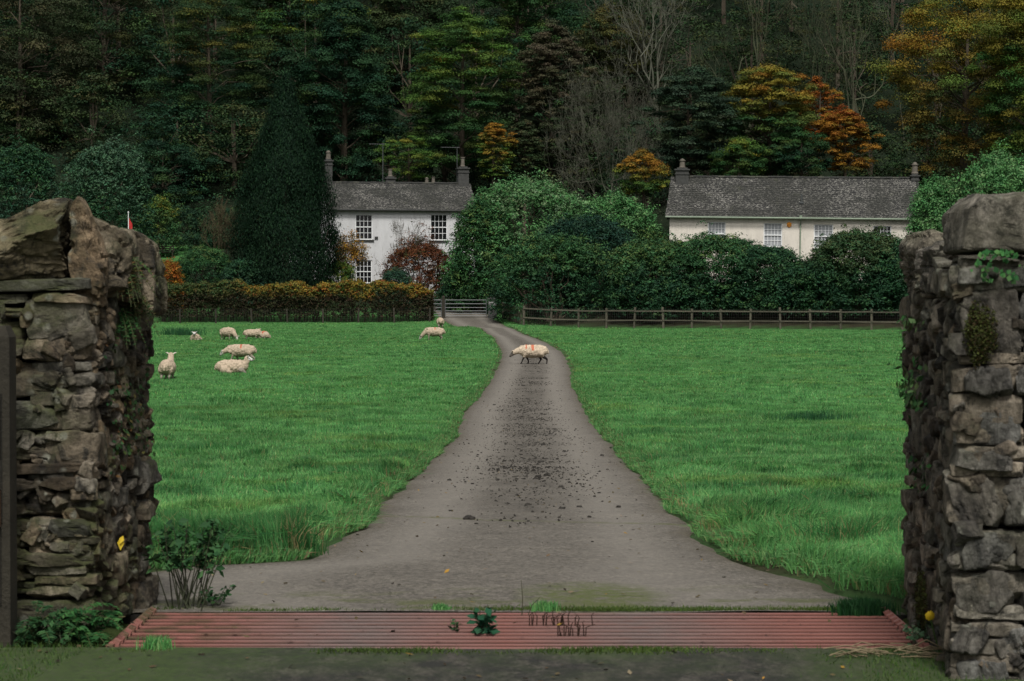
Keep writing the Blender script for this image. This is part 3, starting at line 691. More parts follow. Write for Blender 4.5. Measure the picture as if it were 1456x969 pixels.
bush('garden_bush', 'low spreading green bush behind the field gate', 655, 178, 392, 34, RHODO, leaf=.17, depth=2)
bush('rhododendron_bush', 'lightest rhododendron with yellowish crown under the corner of the cream house', 935, 165.4, 346, 74, RHODO, leaf=.18, dens=1.5, depth=3, topcols=[(2, (.07, .12, .035)), (3, (.03, .085, .03))], group='rhododendrons around the two houses')
bush('rhododendron_bush', 'tall green rhododendron below the leftmost window of the cream house', 1018, 164, 340, 78, RHODO, leaf=.18, dens=1.5, depth=3, topcols=RHODO_L, group='rhododendrons around the two houses')
bush('rhododendron_bush', 'rhododendron below the second window of the cream house', 1092, 162.5, 357, 66, RHODO, leaf=.18, dens=1.5, depth=3, topcols=RHODO, group='rhododendrons around the two houses')
bush('rhododendron_bush', 'rhododendron below the downpipe of the cream house where the bushes dip lowest', 1155, 161, 374, 60, RHODO, leaf=.18, dens=2.4, depth=3, group='rhododendrons around the two houses')
bush('rhododendron_bush', 'dark olive topped rhododendron below the small dark window of the cream house', 1222, 159.5, 336, 72, RHODO, leaf=.18, dens=2.4, depth=3, topcols=[(2, (.045, .07, .025)), (2, (.03, .07, .028))], group='rhododendrons around the two houses')
bush('rhododendron_bush', 'rhododendron beside the right pier at the end of the row', 1300, 158.5, 348, 66, RHODO, leaf=.18, dens=2.4, depth=3, group='rhododendrons around the two houses')
bush('rhododendron_bush', 'low front rhododendron between the yellowish and the tall green one touching the rail fence', 975, 163.4, 395, 66, RHODO, leaf=.17, depth=1.8, group='rhododendrons around the two houses')
bush('olive_bush', 'pale grey green bush climbing the right end of the cream house', 1335, 168, 262, 42, WILLOW, leaf=.19, ros=.48, flat=.9, depth=3, mat=M_LEAF)
bush('olive_bush', 'pale green bush over the top of the right pier at the right edge', 1425, 166, 232, 68, WILLOW, leaf=.19, ros=.5, flat=.9, depth=4, mat=M_LEAF)
bush('copper_shrub', 'coppery brown leafed shrub in front of the white cottage', 596, 180.5, 352, 54, COPPER, leaf=.14, ros=.34, depth=2, topcols=COPPER, cat='shrub', mat=M_LEAF)
bare_tree('copper_shrub', 'bare twiggy shrub with dark red leaves rising against the white wall', 592, 182.5, 318, 36, COPPER, maxd=5, stems=5, r0=.035, leaves=190, spread=.6, cat='shrub', col=(.7, .6, .5))
bare_tree('climbing_shrub', 'leafless climber fanning over the white wall between the upper windows', 565, 185.2, 312, 26, None, maxd=5, stems=3, r0=.02, spread=.65, cat='shrub', col=(.9, .8, .7))
bare_tree('yellow_shrub', 'yellow leafed shrub left of the lower cottage window', 491, 180, 333, 24, AMBER, maxd=5, stems=5, r0=.04, leaves=330, spread=.5, cat='shrub', col=(.6, .55, .4))
bush('yellow_shrub', 'green and yellow shrub at the foot of the cypress beside the cottage', 482, 179, 375, 26, YGREEN, leaf=.13, ros=.34, depth=1.4, cat='shrub', mat=M_LEAF)
bush('garden_bush', 'teal green low bush peeping over the hedge before the copper shrub', 563, 175.5, 386, 24, BLUEG, leaf=.13, ros=.3, depth=1.2)
bush('beech_shrub', 'rusty orange beech shrub beside the left pier', 240, 173.5, 374, 20, ORANGE, leaf=.13, ros=.32, depth=1.2, cat='shrub', mat=M_LEAF)
bush('garden_bush', 'leafy mid green bush left of the cypress foot', 292, 177, 358, 46, RHODO, leaf=.15, ros=.38, depth=2.4, topcols=RHODO_L, mat=M_LEAF)
bush('garden_bush', 'blue green leafy bush under the left side of the cypress', 345, 174.5, 372, 32, BLUEG, leaf=.15, ros=.36, depth=1.6, topcols=RHODO)
bare_tree('bare_shrub', 'straw brown bare shrub left of the cypress', 318, 187, 285, 30, BROWN, maxd=5, stems=8, r0=.035, leaves=60, spread=.35, cat='shrub', col=(.85, .65, .42))

def hedge():
    Y = 170.5; x0, x1 = (222 - 728) / F * Y, (611 - 728) / F * Y
    root = empty('hedge', ((x0 + x1) / 2, Y, float(zt((x0 + x1) / 2, Y))), 'long clipped beech hedge turning orange along its top, left of the gate', 'hedge')
    L = x1 - x0; W = 1.1; H = 2.55; cm = MB(); k = 5200
    u = rng.random(k); s_ = rng.random(k); x = (u - .5) * L
    top = s_ < .38; tz = H + .30 * n2(x, x * 0, .45, 3) + .30 * n2(x, x * 0, 1.9, 4) + .15 * (rng.random(k) < .07)
    endf = np.clip((x1 - (x + (x0 + x1) / 2)) / 1.2, 0, 1); tz = tz * (.80 + .20 * np.sqrt(endf))
    yv = np.where(top, rng.uniform(-W, W, k), np.where(rng.random(k) < .7, -W, W) + rng.normal(size=k) * .10)
    zv = np.where(top, tz, rng.uniform(.1, 1, k) ** .9 * tz)
    ends = rng.random(k) < .06; x = np.where(ends, L / 2 + rng.normal(size=k) * .08, x); yv = np.where(ends, rng.uniform(-W, W, k), yv); zv = np.where(ends, rng.random(k) * H * .85, zv)
    yv = yv * (1 + .16 * n2(x, zv, 1.1, 7)); c = np.stack([x, yv, zv], -1)
    def cf(cc):
        a = pick([(3, (.024, .026, .012)), (2, (.040, .028, .016)), (1, (.03, .04, .015))], len(cc)); b = pick([(3, (.24, .145, .024)), (3, (.14, .125, .028)), (2, (.06, .09, .022)), (1, (.20, .065, .018))], len(cc)); g_ = pick(RHODO, len(cc))
        w = sm(.62, .88, cc[:, 2] / H + .18 * n2(cc[:, 0], cc[:, 2], .8, 2))[:, None]; wl = sm(-1.0, -6, cc[:, 0] + 3 * n2(cc[:, 0], cc[:, 0] * 0, .5, 9))[:, None]
        b = b * (1 - .75 * wl) + g_ * .75 * wl
        return a * (1 - w) + b * w
    clump_leaves(cm, c, rng.uniform(.14, .30, k), .75, 16, .13, None, .55, .1, colorfn=cf)
    o = cm.obj('foliage', M_LEAF, root)
    sm_ = MB()
    for i in range(150):
        xx = rng.uniform(-L / 2 + .3, L / 2 - .3); sm_.tube([(xx, rng.normal() * .3, -.1), (xx + rng.normal() * .2, rng.normal() * .5, H * .8)], [.03, .012], 4, cap=False)
    sm_.obj('stem', M_BARK, root)
hedge()

# ------------------------------------------------------------------ houses
def face_with_holes(mb, x0, x1, z0, z1, holes, rev=.14, y=0.0):
    xs_ = sorted({x0, x1, *[h[0] for h in holes], *[h[1] for h in holes]}); zs_ = sorted({z0, z1, *[h[2] for h in holes], *[h[3] for h in holes]})
    for a, b in zip(xs_[:-1], xs_[1:]):
        for c, d in zip(zs_[:-1], zs_[1:]):
            mx, mz = (a + b) / 2, (c + d) / 2
            if any(h[0] < mx < h[1] and h[2] < mz < h[3] for h in holes): continue
            mb.add([(a, y, c), (b, y, c), (b, y, d), (a, y, d)], [(0, 1, 2, 3)])
    for a, b, c, d in holes:
        v = [(a, y, c), (b, y, c), (b, y, d), (a, y, d), (a, y + rev, c), (b, y + rev, c), (b, y + rev, d), (a, y + rev, d)]
        mb.add(v, [(0, 4, 5, 1), (1, 5, 6, 2), (2, 6, 7, 3), (3, 7, 4, 0)])
def window(parent, x0, x1, z0, z1, nx_, nz_, pale=False, sill=True, y=.10):
    mb = MB(); fw = .07; w, h = x1 - x0, z1 - z0
    mb.box(((x0 + x1) / 2, y, z1 - fw / 2), (w, .08, fw)); mb.box(((x0 + x1) / 2, y, z0 + fw / 2), (w, .08, fw))
    for xx in (x0 + fw / 2, x1 - fw / 2): mb.box((xx, y, (z0 + z1) / 2), (fw, .08, h - 2 * fw))
    mb.box(((x0 + x1) / 2, y - .012, (z0 + z1) / 2), (w - 2 * fw, .07, .07))
    iw = w - 2 * fw
    for i in range(1, nx_): mb.box((x0 + fw + iw * i / nx_, y + .004, (z0 + z1) / 2), (.032, .035, h - 2 * fw - .01))
    for i in range(1, nz_):
        if i * 2 == nz_: continue
        mb.box(((x0 + x1) / 2, y + .007, z0 + fw + (h - 2 * fw) * i / nz_), (iw - .01, .035, .032))
    o = mb.obj('window', M_WHITEPAINT, parent)
    g = MB(); g.add([(x0 + .03, y + .03, z0 + .03), (x1 - .03, y + .03, z0 + .03), (x1 - .03, y + .03, z1 - .03), (x0 + .03, y + .03, z1 - .03)], [(0, 1, 2, 3)])
    g.obj('pane', M_GLASS_PALE if pale else M_GLASS, o)
    if sill:
        s_ = MB(); s_.box(((x0 + x1) / 2, -.03, z0 - .05), (w + .22, .2, .09)); s_.obj('sill', M_STONE_TRIM, o)
    return o
def chimney(parent, x, y, z0, z1, w, d, pots, cap=.12, potr=.15, poth=.5, domed=False):
    mb = MB(); mb.box((x, y, (z0 + z1) / 2), (w, d, z1 - z0)); mb.box((x, y, z1 + .04), (w + .18, d + .18, .10)); mb.box((x, y, z1 - .28), (w + .10, d + .10, .08)); mb.box((x, y, z1 + .14), (w * .8, d * .8, .10))
    o = mb.obj('chimney', M_STONE_TRIM, parent)
    for px_ in pots:
        p = MB(); zz = z1 + .19; r = potr
        p.lathe([(0, zz), (r, zz), (r * 1.05, zz + poth * .08), (r * .85, zz + poth * .15), (r * .78, zz + poth * .85), (r, zz + poth * .9), (r, zz + poth), (r * .72, zz + poth)] + ([(r * .6, zz + poth * 1.15), (0, zz + poth * 1.25)] if domed else [(r * .7, zz + poth * .7), (0, zz + poth * .7)]), (x + px_, y, 0), 12)
        p.obj('chimney_pot', M_POT, o, smooth=False)
    return o
def slab(mb, p0, p1, p2, p3, th):
    p = np.array([p0, p1, p2, p3], float); n = np.cross(p[1] - p[0], p[3] - p[0]); n /= np.linalg.norm(n)
    v = np.vstack([p, p - n * th]); mb.add(v, [(0, 1, 2, 3), (7, 6, 5, 4), (0, 4, 5, 1), (1, 5, 6, 2), (2, 6, 7, 3), (3, 7, 4, 0)])
class House:
    def __init__(s, label, pxl, pxr, Yl, Yr, ze_py, D, rise, wallmat, name='house'):
        a = P(pxl, ze_py, Yl); b = P(pxr, ze_py, Yr); s.a = a; s.W = math.hypot(b.x - a.x, b.y - a.y); s.rz = math.atan2(b.y - a.y, b.x - a.x)
        zg = float(min(zt(a.x, a.y), zt(b.x, b.y))) - .3; s.zg = zg; s.ze = a.z - zg; s.D = D; s.rise = rise; s.mat = wallmat
        s.root = empty(name, (a.x, a.y, zg), label, 'house', rz=s.rz)
    def loc(s, px, py):
        """a point of the front wall seen at px, py -> (x along wall, height)"""
        d = ray(px, py); c, sn = math.cos(s.rz), math.sin(s.rz)
        k = (-s.a.x * sn + s.a.y * c) / (-d[0] * sn + d[1] * c)
        w = (d[0] * k, d[1] * k, EYE + d[2] * k)
        return (w[0] - s.a.x) * c + (w[1] - s.a.y) * sn, w[2] - s.zg
    def build(s, wins, ov=.35, hip=0.0, vg=.15):
        holes = []
        for (px, py0, py1, wpx, nx_, nz_, pale, sill) in wins:
            xc, zt_ = s.loc(px, py0); _, zb_ = s.loc(px, py1); sc = F / (s.a.y + 2); w = wpx / sc
            holes.append((xc - w / 2, xc + w / 2, zb_, zt_))
        mb = MB(); face_with_holes(mb, 0, s.W, 0, s.ze, holes)
        W, D, e, r = s.W, s.D, s.ze, s.rise
        mb.add([(0, D, 0), (W, D, 0), (W, D, e), (0, D, e)], [(3, 2, 1, 0)])
        for x in (0, W):
            mb.add([(x, 0, 0), (x, D, 0), (x, D, e), (x, 0, e)], [(0, 1, 2, 3)]); mb.add([(x, 0, e), (x, D, e), (x, D / 2, e + r)], [(0, 1, 2)])
        mb.obj('wall', s.mat, s.root)
        for h, (px, py0, py1, wpx, nx_, nz_, pale, sill) in zip(holes, wins): window(s.root, *h, nx_, nz_, pale, sill)
        q = r / (D / 2); rm = MB(); t = .10
        # slates in real courses: each course a thin overlapping step
        n = int(math.hypot(D / 2 + ov, r) / .22)
        for sd in (0, 1):
            for i in range(n):
                f0, f1 = i / n, (i + 1.25) / n; f1 = min(f1, 1.0)
                y0, y1 = -ov + (D / 2 + ov) * f0, -ov + (D / 2 + ov) * f1
                z0_, z1_ = e + y0 * q + t, e + y1 * q + t - .0
                if sd: y0, y1 = D - y0, D - y1
                jl, jr = rng.normal() * .02, rng.normal() * .02
                hl = hip * f0
                p = [(-vg + hl + jl, y0, z0_ + .030), (W + vg + jr, y0, z0_ + .030), (W + vg + jr, y1, z1_ + .004), (-vg + hl + jl, y1, z1_ + .004)]
                if sd: p = [p[1], p[0], p[3], p[2]]
                slab(rm, *p, .035)
        roof = rm.obj('roof', M_ROOF, s.root)
        rd = MB(); k = int(W / .45)
        for i in range(k): rd.box((hip * .9 + (W - hip * .9) * (i + .5) / k, D / 2, e + r + t + .05 + rng.normal() * .008), ((W - hip * .9) / k - .012, .26, .10), col=(1, 1, 1) if rng.random() < .7 else (1.7, 1.7, 1.5))
        rd.obj('ridge_tiles', M_STONE_TRIM, roof)
        sf = MB(); sf.box((W / 2, -ov * .5, e - ov * q * .5 - .02), (W + .1, ov * .8, .05)); sf.obj('soffit', M_LEAD if s.mat is M_WALL_C else M_STONE_TRIM, s.root)
        g = MB(); g.tube([(-vg, -ov - .06, e - ov * q + .06), (W + vg, -ov - .06, e - ov * q + .03)], .065, 8); g.obj('gutter', M_LEAD if s.mat is M_WALL_C else M_STONE_TRIM, s.root)
        s.holes = holes; s.t = t; return s

# white cottage
H1 = House('white two-storey cottage with mossy slate roof left of the big central bushes', 467, 676, 186, 188.0, 296, 7.0, 2.0, M_WALL_W, 'cottage')
H1.build([(517.5, 305, 341, 24.5, 4, 4, False, True), (624, 305, 342, 24.5, 4, 4, False, True), (517.5, 370, 403, 23, 4, 4, False, True), (631, 372, 405, 23, 4, 4, False, True)])
# lean-to at the left end
lt = MB(); lt.box((-1.6, 3.3, 1.9), (3.1, 5.6, 3.8)); slab(lt, (-3.3, .3, 3.85), (-.01, .3, 4.5), (-.01, 6.2, 4.5), (-3.3, 6.2, 3.85), .1); lt.obj('lean_to', M_WALL_W, H1.root)
rt = H1.ze + H1.rise
chimney(H1.root, .35, 3.5, H1.ze, rt + 1.75, .55, .9, [0.0], potr=.22, poth=.55, domed=True)
chimney(H1.root, H1.W - .45, 3.5, H1.ze, rt + 1.25, .85, .9, [0.0], potr=.18, poth=.75)
chimney(H1.root, 5.55, 6.1, H1.ze + .2, rt + .55, .75, .75, [0.0], potr=.2, poth=.6)
chimney(H1.root, 8.55, 6.5, H1.ze + .2, rt + .1, .35, .5, [0.0], potr=.17, poth=.35, domed=True)
chimney(H1.root, 9.05, 6.3, H1.ze + .2, rt + .1, .35, .5, [0.0], potr=.16, poth=.45)
ae = MB(); b0 = H1.ze + 1
ae.tube([(4.95, 6.0, b0), (4.95, 6.0, rt + 3.4)], .035, 6)
ae.tube([(4.95 - 1.1, 6.0, rt + 3.3), (5.15, 6.0, rt + 3.3)], .02, 5)
for k in range(6): ae.tube([(4.05 + k * .18, 5.7, rt + 3.3), (4.05 + k * .18, 6.3, rt + 3.3)], .012, 4)
ae.obj('aerial', M_METAL, H1.root)
ae = MB(); xx = H1.W - .9
ae.tube([(xx, 3.5, rt), (xx, 3.5, rt + 3.0)], .028, 6); ae.tube([(xx - 1.3, 3.5, rt + 2.95), (xx + .2, 3.5, rt + 2.95)], .022, 5)
for k in range(7): ae.tube([(xx - 1.25 + k * .2, 3.2, rt + 2.95), (xx - 1.25 + k * .2, 3.8, rt + 2.95)], .012, 4)
ae.obj('aerial', M_METAL, H1.root)
lb = MB(); xq, zq = H1.loc(535, 338); lb.box((xq, -.06, zq), (.26, .12, .14)); lb.obj('wall_vent', M_STONE_TRIM, H1.root)

# cream house
H2 = House('long cream rendered house with lichened slate roof behind the rhododendrons on the right', 951, 1300, 174.5, 173.2, 304, 7.0, 2.72, M_WALL_C)
H2.root.rotation_euler[1] = .011
H2.build([(1018, 315, 349, 25, 5, 4, True, True), (1098, 316, 350, 26, 5, 4, True, True), (1170, 317, 351, 27, 5, 4, True, True), (1253.5, 318, 345, 25, 5, 4, False, True)], ov=.4, hip=.35, vg=.3)
rt2 = H2.ze + H2.rise
chimney(H2.root, .85, 3.2, H2.ze + 1, rt2 + .55, .95, 1.0, [0.0], potr=.24, poth=.55, domed=True)
chimney(H2.root, H2.W + .25, 3.6, H2.ze, rt2 + .25, .55, .7, [0.0], potr=.26, poth=.7, domed=True)
dp = MB(); xd, zd = H2.loc(1137, 306)
dp.tube([(xd, -.42, H2.ze - .35), (xd, -.10, H2.ze - .65), (xd, -.08, .2)], .05, 8); dp.box((xd, -.40, H2.ze - .18), (.2, .2, .24)); dp.obj('downpipe', M_LEAD, H2.root)
vp = MB(); vy = 1.0; vp.tube([(xd + .1, vy, H2.ze + vy * H2.rise / 3.5), (xd + .1, vy, H2.ze + vy * H2.rise / 3.5 + .75)], .07, 8); vp.box((xd + .1, vy, H2.ze + vy * H2.rise / 3.5 + .12), (.34, .4, .12)); vp.obj('vent_pipe', M_METAL, H2.root)
al = MB(); xa, za = H2.loc(1121, 318)
th = np.arange(6) / 6 * 2 * math.pi + math.pi / 6
v = np.vstack([np.stack([xa + .20 * np.cos(th), 0 * th - .005, za + .22 * np.sin(th)], -1), np.stack([xa + .15 * np.cos(th), 0 * th - .09, za + .17 * np.sin(th)], -1)])
al.add(v, [(i, (i + 1) % 6, (i + 1) % 6 + 6, i + 6) for i in range(6)]); al.add(v[6:], [(0, 1, 2, 3, 4, 5)])
M_ORANGE = simple('orange_plastic', (.62, .24, .03), .1, 3, .5, 0)
al.obj('alarm_box', M_ORANGE, H2.root)
an = MB(); an.tube([H2.loc(1050, 313)[0:1] + (-.05,) + H2.loc(1050, 313)[1:], H2.loc(1047, 330)[0:1] + (-.05,) + H2.loc(1047, 330)[1:]], .02, 4)

# ------------------------------------------------------------------ gates and fences
def bar_gate(px0, px1, Y, label, top=427):
    x0, x1 = (px0 - 728) / F * Y, (px1 - 728) / F * Y; z0 = float(zt((x0 + x1) / 2, Y)); W = x1 - x0; H = P(660, top, Y).z - z0
    r = empty('field_gate', (x0, Y, z0), label, 'gate')
    m = MB(); z1 = .16
    for i, q in enumerate([0, .14, .31, .52, .76, 1.0]): m.tube([(0, 0, z1 + (H - z1) * q), (W, 0, z1 + (H - z1) * q)], .028, 6)
    m.obj('rail', M_METAL, r)
    for xx in (0.0, W): q = MB(); q.box((xx, 0, (H + z1) / 2), (.06, .05, H - z1 + .05)); q.obj('stile', M_METAL, r)
    return r, W, H
bar_gate(633, 691.5, 172.2, 'wide metal five-bar gate closing the far end of the drive')
bar_gate(611, 628, 172.2, 'short metal gate beside the end of the beech hedge')
def post(px, Y, w, h, mat, label, cat, name, capped=False):
    x = (px - 728) / F * Y; z = float(zt(x, Y)); m = MB(); m.box((0, 0, h / 2 - .15), (w, w, h + .3))
    if capped: m.box((0, 0, h + .05), (w + .12, w + .12, .1)); m.box((0, 0, h + .13), (w * .5, w * .5, .06))
    else: m.box((0, 0, h + .02), (w, w, .04), taper=.6)
    o = m.obj(name, mat, loc=(x, Y, z)); return tag(o, label, cat), x, z
post(630.5, 172.2, .2, 1.55, M_DARKWOOD, 'dark wooden gate post between the wide gate and the short gate', 'gate post', 'gate_post')
o_, gx, gz = post(700, 172.0, .62, 1.35, M_STONE_TRIM, 'square slate pillar at the right end of the wide gate', 'pillar', 'gate_pillar', True)
m = MB(); m.box((-.03, -.33, .93), (.42, .025, .50)); m.box((-.03, -.345, 1.03), (.30, .012, .05), col=(.3, .3, .3)); m.box((-.03, -.345, .90), (.24, .012, .04), col=(.3, .3, .3)); m.obj('sign_plate', simple('pale_slate', (.22, .22, .21), .2, 8, .7, 0), o_)

def rail_fence(pts, spacing, label, H=1.12, mat=None, mesh=True, pales=False, rails=True):
    mat = mat or M_WOOD; (xa, ya), (xb, yb) = pts; L = math.hypot(xb - xa, yb - ya); n = max(1, round(L / spacing))
    ps = [(xa + (xb - xa) * i / n, ya + (yb - ya) * i / n) for i in range(n + 1)]
    r = empty('rail_fence', (xa, ya, float(zt(xa, ya))), label, 'fence'); z0 = r.location.z
    loc = [np.array([p[0] - xa, p[1] - ya, float(zt(*p)) - z0]) for p in ps]; rz = math.atan2(yb - ya, xb - xa)
    for i, p in enumerate(loc):
        m = MB(); h = H * rng.uniform(1.0, 1.12); c = rng.uniform(.8, 1.3)
        m.box((p[0], p[1], p[2] + h / 2 - .1), (.12, .11, h + .2), rz + rng.normal() * .05, col=(c, c, c), rx=rng.normal() * .03, ry=rng.normal() * .03); m.obj('post', mat, r)
    for i in range(n):
        for q in (.42, .90) if rails else ():
            m = MB(); a, b = loc[i] + [0, 0, H * q + rng.normal() * .015], loc[i + 1] + [0, 0, H * q + rng.normal() * .015]
            c = (a + b) / 2; sl = math.atan2(b[2] - a[2], L / n); cc = rng.uniform(.75, 1.2)
            off = np.array([math.sin(rz), -math.cos(rz), 0]) * .08
            m.box(c + off, (L / n + .06, .04, .09), rz, col=(cc, cc, cc), ry=-sl); m.obj('rail', mat, r)
    if mesh:
        m = MB(); off = np.array([math.sin(rz), -math.cos(rz), 0]) * .11
        for i in range(n):
            for q in np.linspace(.06, 1.0, 8): m.tube([loc[i] + off + [0, 0, q * H], loc[i + 1] + off + [0, 0, q * H]], .004, 3, cap=False)
            for k in range(13):
                a = loc[i] + (loc[i + 1] - loc[i]) * k / 13 + off; m.tube([a + [0, 0, .03], a + [0, 0, H * 1.0]], .004, 3, cap=False)
        m.obj('wire_netting', M_WIRE, r)
    if pales:
        m = MB()
        for k in range(int(L / .22)):
            a = loc[0] + (loc[-1] - loc[0]) * (k + .5) / int(L / .22); off = np.array([math.sin(rz), -math.cos(rz), 0]) * .13
            m.box(a + off + [0, 0, H * .56], (.06, .03, H * 1.05), rz)
        m.obj('pales', mat, r)
    return r
fr = lambda px, Y: ((px - 728) / F * Y, Y)
rail_fence([fr(745, 165.5), fr(1420, 151)], 2.05, 'long weathered post and rail fence along the foot of the rhododendrons', H=1.3)
rail_fence([fr(716, 171.8), fr(744, 165.8)], 1.9, 'short paled fence joining the gate pillar to the long rail fence', H=1.1, mesh=False, pales=True)
rail_fence([fr(205, 168), fr(611, 168.6)], 2.6, 'thin dark post and wire fence in front of the beech hedge', H=1.0, mat=M_DARKWOOD, rails=False)

# bench, flag
bx_, bY = (235 - 728) / F * 193, 193; b = empty('garden_bench', (bx_, bY, float(zt(bx_, bY))), 'small dark garden bench on the slope beside the left pier', 'bench')
m = MB(); [m.box((0, -.2 + k * .13, .45), (1.4, .1, .03)) for k in range(4)]; m.obj('seat', M_DARKWOOD, b)
m = MB(); [m.box((0, .28, .6 + k * .15), (1.4, .03, .09)) for k in range(3)]; m.obj('backrest', M_DARKWOOD, b)
for sx in (-.62, .62):
    for sy, hh in ((-.2, .44), (.25, .95)): m = MB(); m.box((sx, sy, hh / 2), (.07, .07, hh)); m.obj('leg', M_DARKWOOD, b)
fy = 182; fx = (183 - 728) / F * fy; fz = float(zt(fx, fy)); ft = P(183, 303, fy).z - fz
b = empty('flagpole', (fx, fy, fz), 'white flagpole with limp red flag just behind the left pier', 'flagpole')
m = MB(); m.tube([(0, 0, -.1), (0, 0, ft)], [.045, .03], 8); m.lathe([(0, ft - .02), (.06, ft + .02), (.05, ft + .09), (0, ft + .11)], sides=8); m.obj('pole', M_WHITEPAINT, b)
m = MB(); v = []; nn = 7
for i in range(nn):
    for j in range(6): v.append((.04 + j * .05 + .02 * math.sin(i * 1.3), .06 * math.sin(j * 1.9 + i * .4), ft - .35 - i * .15 - j * .10))
m.add(v, [(i * 6 + j, i * 6 + j + 1, (i + 1) * 6 + j + 1, (i + 1) * 6 + j) for i in range(nn - 1) for j in range(5)])
m.obj('flag', simple('red_cloth', (.42, .03, .03), .15, 4, .9, 0), b, smooth=True)

# ------------------------------------------------------------------ sheep
def ball(c, r, seg=14, ring=9):
    th = np.linspace(0, math.pi, ring + 1); ph = np.arange(seg) / seg * 2 * math.pi
    v = [(0, 0, 1.)] + [(math.sin(t) * math.cos(p), math.sin(t) * math.sin(p), math.cos(t)) for t in th[1:-1] for p in ph] + [(0, 0, -1.)]
    v = np.array(v) * np.asarray(r) + np.asarray(c); tri = []; quad = []
    for j in range(seg): tri.append((0, 1 + j, 1 + (j + 1) % seg)); b = 1 + (ring - 2) * seg; tri.append((len(v) - 1, b + (j + 1) % seg, b + j))
    for i in range(ring - 2):
        for j in range(seg): a = 1 + i * seg; quad.append((a + j, a + seg + j, a + seg + (j + 1) % seg, a + (j + 1) % seg))
    return v, tri, quad
FLEECE, FACE, LEG = 0, 1, 2
def sheep_mesh(pose, seed, face=(.50, .46, .40), legc=(.30, .26, .21), fleece=(.47, .385, .30), marks=(), voxel=.018):
    """pose: 'graze','walk','stand','lie'; x forward, z up"""
    R_ = random.Random(seed); prims = []  # (centre, radii, kind)
    def chain(pts, kind, step=.35):
        for (a, ra), (b, rb) in zip(pts[:-1], pts[1:]):
            a, b = np.array(a), np.array(b); L = np.linalg.norm(b - a); n = max(2, int(L / (min(np.min(ra), np.min(rb)) * step)) + 1)
            for i in range(n + 1):
                t = i / n; prims.append((a + (b - a) * t, (1 - t) * np.array(ra) * np.ones(3) + t * np.array(rb) * np.ones(3), kind))
    lie = pose == 'lie'; bz = .27 if lie else .50
    chain([((-.44, 0, bz + .01), (.16, .17, .18)), ((-.28, 0, bz), (.20, .235, .245)), ((0, 0, bz - .015), (.24, .27 if not lie else .31, .26)), ((.24, 0, bz), (.20, .22, .245)), ((.40, 0, bz + .03), (.15, .16, .19))], FLEECE)
    chain([((-.56, 0, bz + .06), .05), ((-.62, 0, bz - .09), .035)], FLEECE)
    if pose in ('graze',): hp = [(.56, 0, .40), (.68, 0, .25)]; nose = (.80, 0, .08)
    elif pose == 'low': hp = [(.58, 0, .50), (.72, 0, .44)]; nose = (.86, 0, .30)
    elif pose == 'up': hp = [(.50, 0, bz + .22), (.56, 0, bz + .36)]; nose = (.76, 0, bz + .30)
    elif pose == 'lie': hp = [(.46, 0, .42), (.50, 0, .56)]; nose = (.69, 0, .50)
    elif pose == 'side': hp = [(.50, .05, .55), (.56, .16, .62)]; nose = (.62, .34, .55)
    else: hp = [(.56, 0, .58), (.66, 0, .62)]; nose = (.84, 0, .50)
    chain([((.38, 0, bz + .04), (.15, .14, .17)), (hp[0], .115), (hp[1], .095)], FLEECE)
    h = np.array(hp[1]); nv = np.array(nose); d = (nv - h) / np.linalg.norm(nv - h)
    chain([(h + d * .02, .088), (h + d * .10, .07), (nv - d * .03, .045), (nv, .038)], FACE)
    side = np.cross(d, (0, 0, 1)); side = side / np.linalg.norm(side); upv = np.cross(side, d)
    for q in (-1, 1):
        e0 = h + d * .01 + side * q * .06 + upv * .05; chain([(e0, .024), (e0 + side * q * .07 + upv * .035, .026), (e0 + side * q * .125 + upv * .05, .012)], FACE)
    if not lie:
        sp = {'walk': (.16, -.10, -.18, .12), 'low': (.16, -.12, -.2, .10)}.get(pose, (.03, -.02, -.04, .03))
        for (lx, ly), s_ in zip([(.27, .11), (.27, -.11), (-.36, .12), (-.36, -.12)], sp):
            front = lx > 0
            if front: pts = [((lx, ly, .40), .085), ((lx + s_ * .4, ly, .27), .046), ((lx + s_ * .75 - (.03 if s_ < -.05 else 0), ly, .14), .030), ((lx + s_, ly, .04), .026), ((lx + s_ + .02, ly, .025), .032)]
            else: pts = [((lx + .02, ly, .42), .13), ((lx + s_ * .4 + .05, ly, .30), .07), ((lx + s_ * .7 - .06, ly, .19), .036), ((lx + s_ * .95, ly, .05), .026), ((lx + s_ + .02, ly, .025), .032)]
            chain(pts[:2], FLEECE); chain(pts[1:], LEG)
    else:
        for q in (-1, 1):
            chain([((.30, q * .17, .16), .10), ((.44, q * .15, .06), .045), ((.26, q * .15, .045), .035)], LEG)
            chain([((-.28, q * .22, .17), .15), ((-.08, q * .27, .07), .06)], FLEECE); chain([((-.08, q * .27, .06), .04), ((-.26, q * .30, .04), .03)], LEG)
    # wool lumps
    for k in range(70):
        base = prims[R_.randrange(len(prims))]
        if base[2] != FLEECE or np.min(base[1]) < .12: continue
        dv = np.array([R_.gauss(0, 1), R_.gauss(0, 1), R_.gauss(.3, 1)]); dv /= np.linalg.norm(dv); r = R_.uniform(.045, .075)
        prims.append((base[0] + dv * base[1] * .88, np.array([r * 1.2, r, r]), FLEECE))
    m = MB()
    for c, r, k in prims:
        v, tr, qd = ball(c, r); n0 = m.n; m.add(v, tr); m.v[-1] = v
        m.f.append(np.array(qd) + n0); m.c.append(np.ones((len(qd), 3)))
    me = m.mesh('tmp', M_MUD); o = bpy.data.objects.new('tmp', me); COL.objects.link(o)
    rm = o.modifiers.new('r', 'REMESH'); rm.mode = 'VOXEL'; rm.voxel_size = voxel
    sm_ = o.modifiers.new('s', 'SMOOTH'); sm_.iterations = 3; sm_.factor = .5
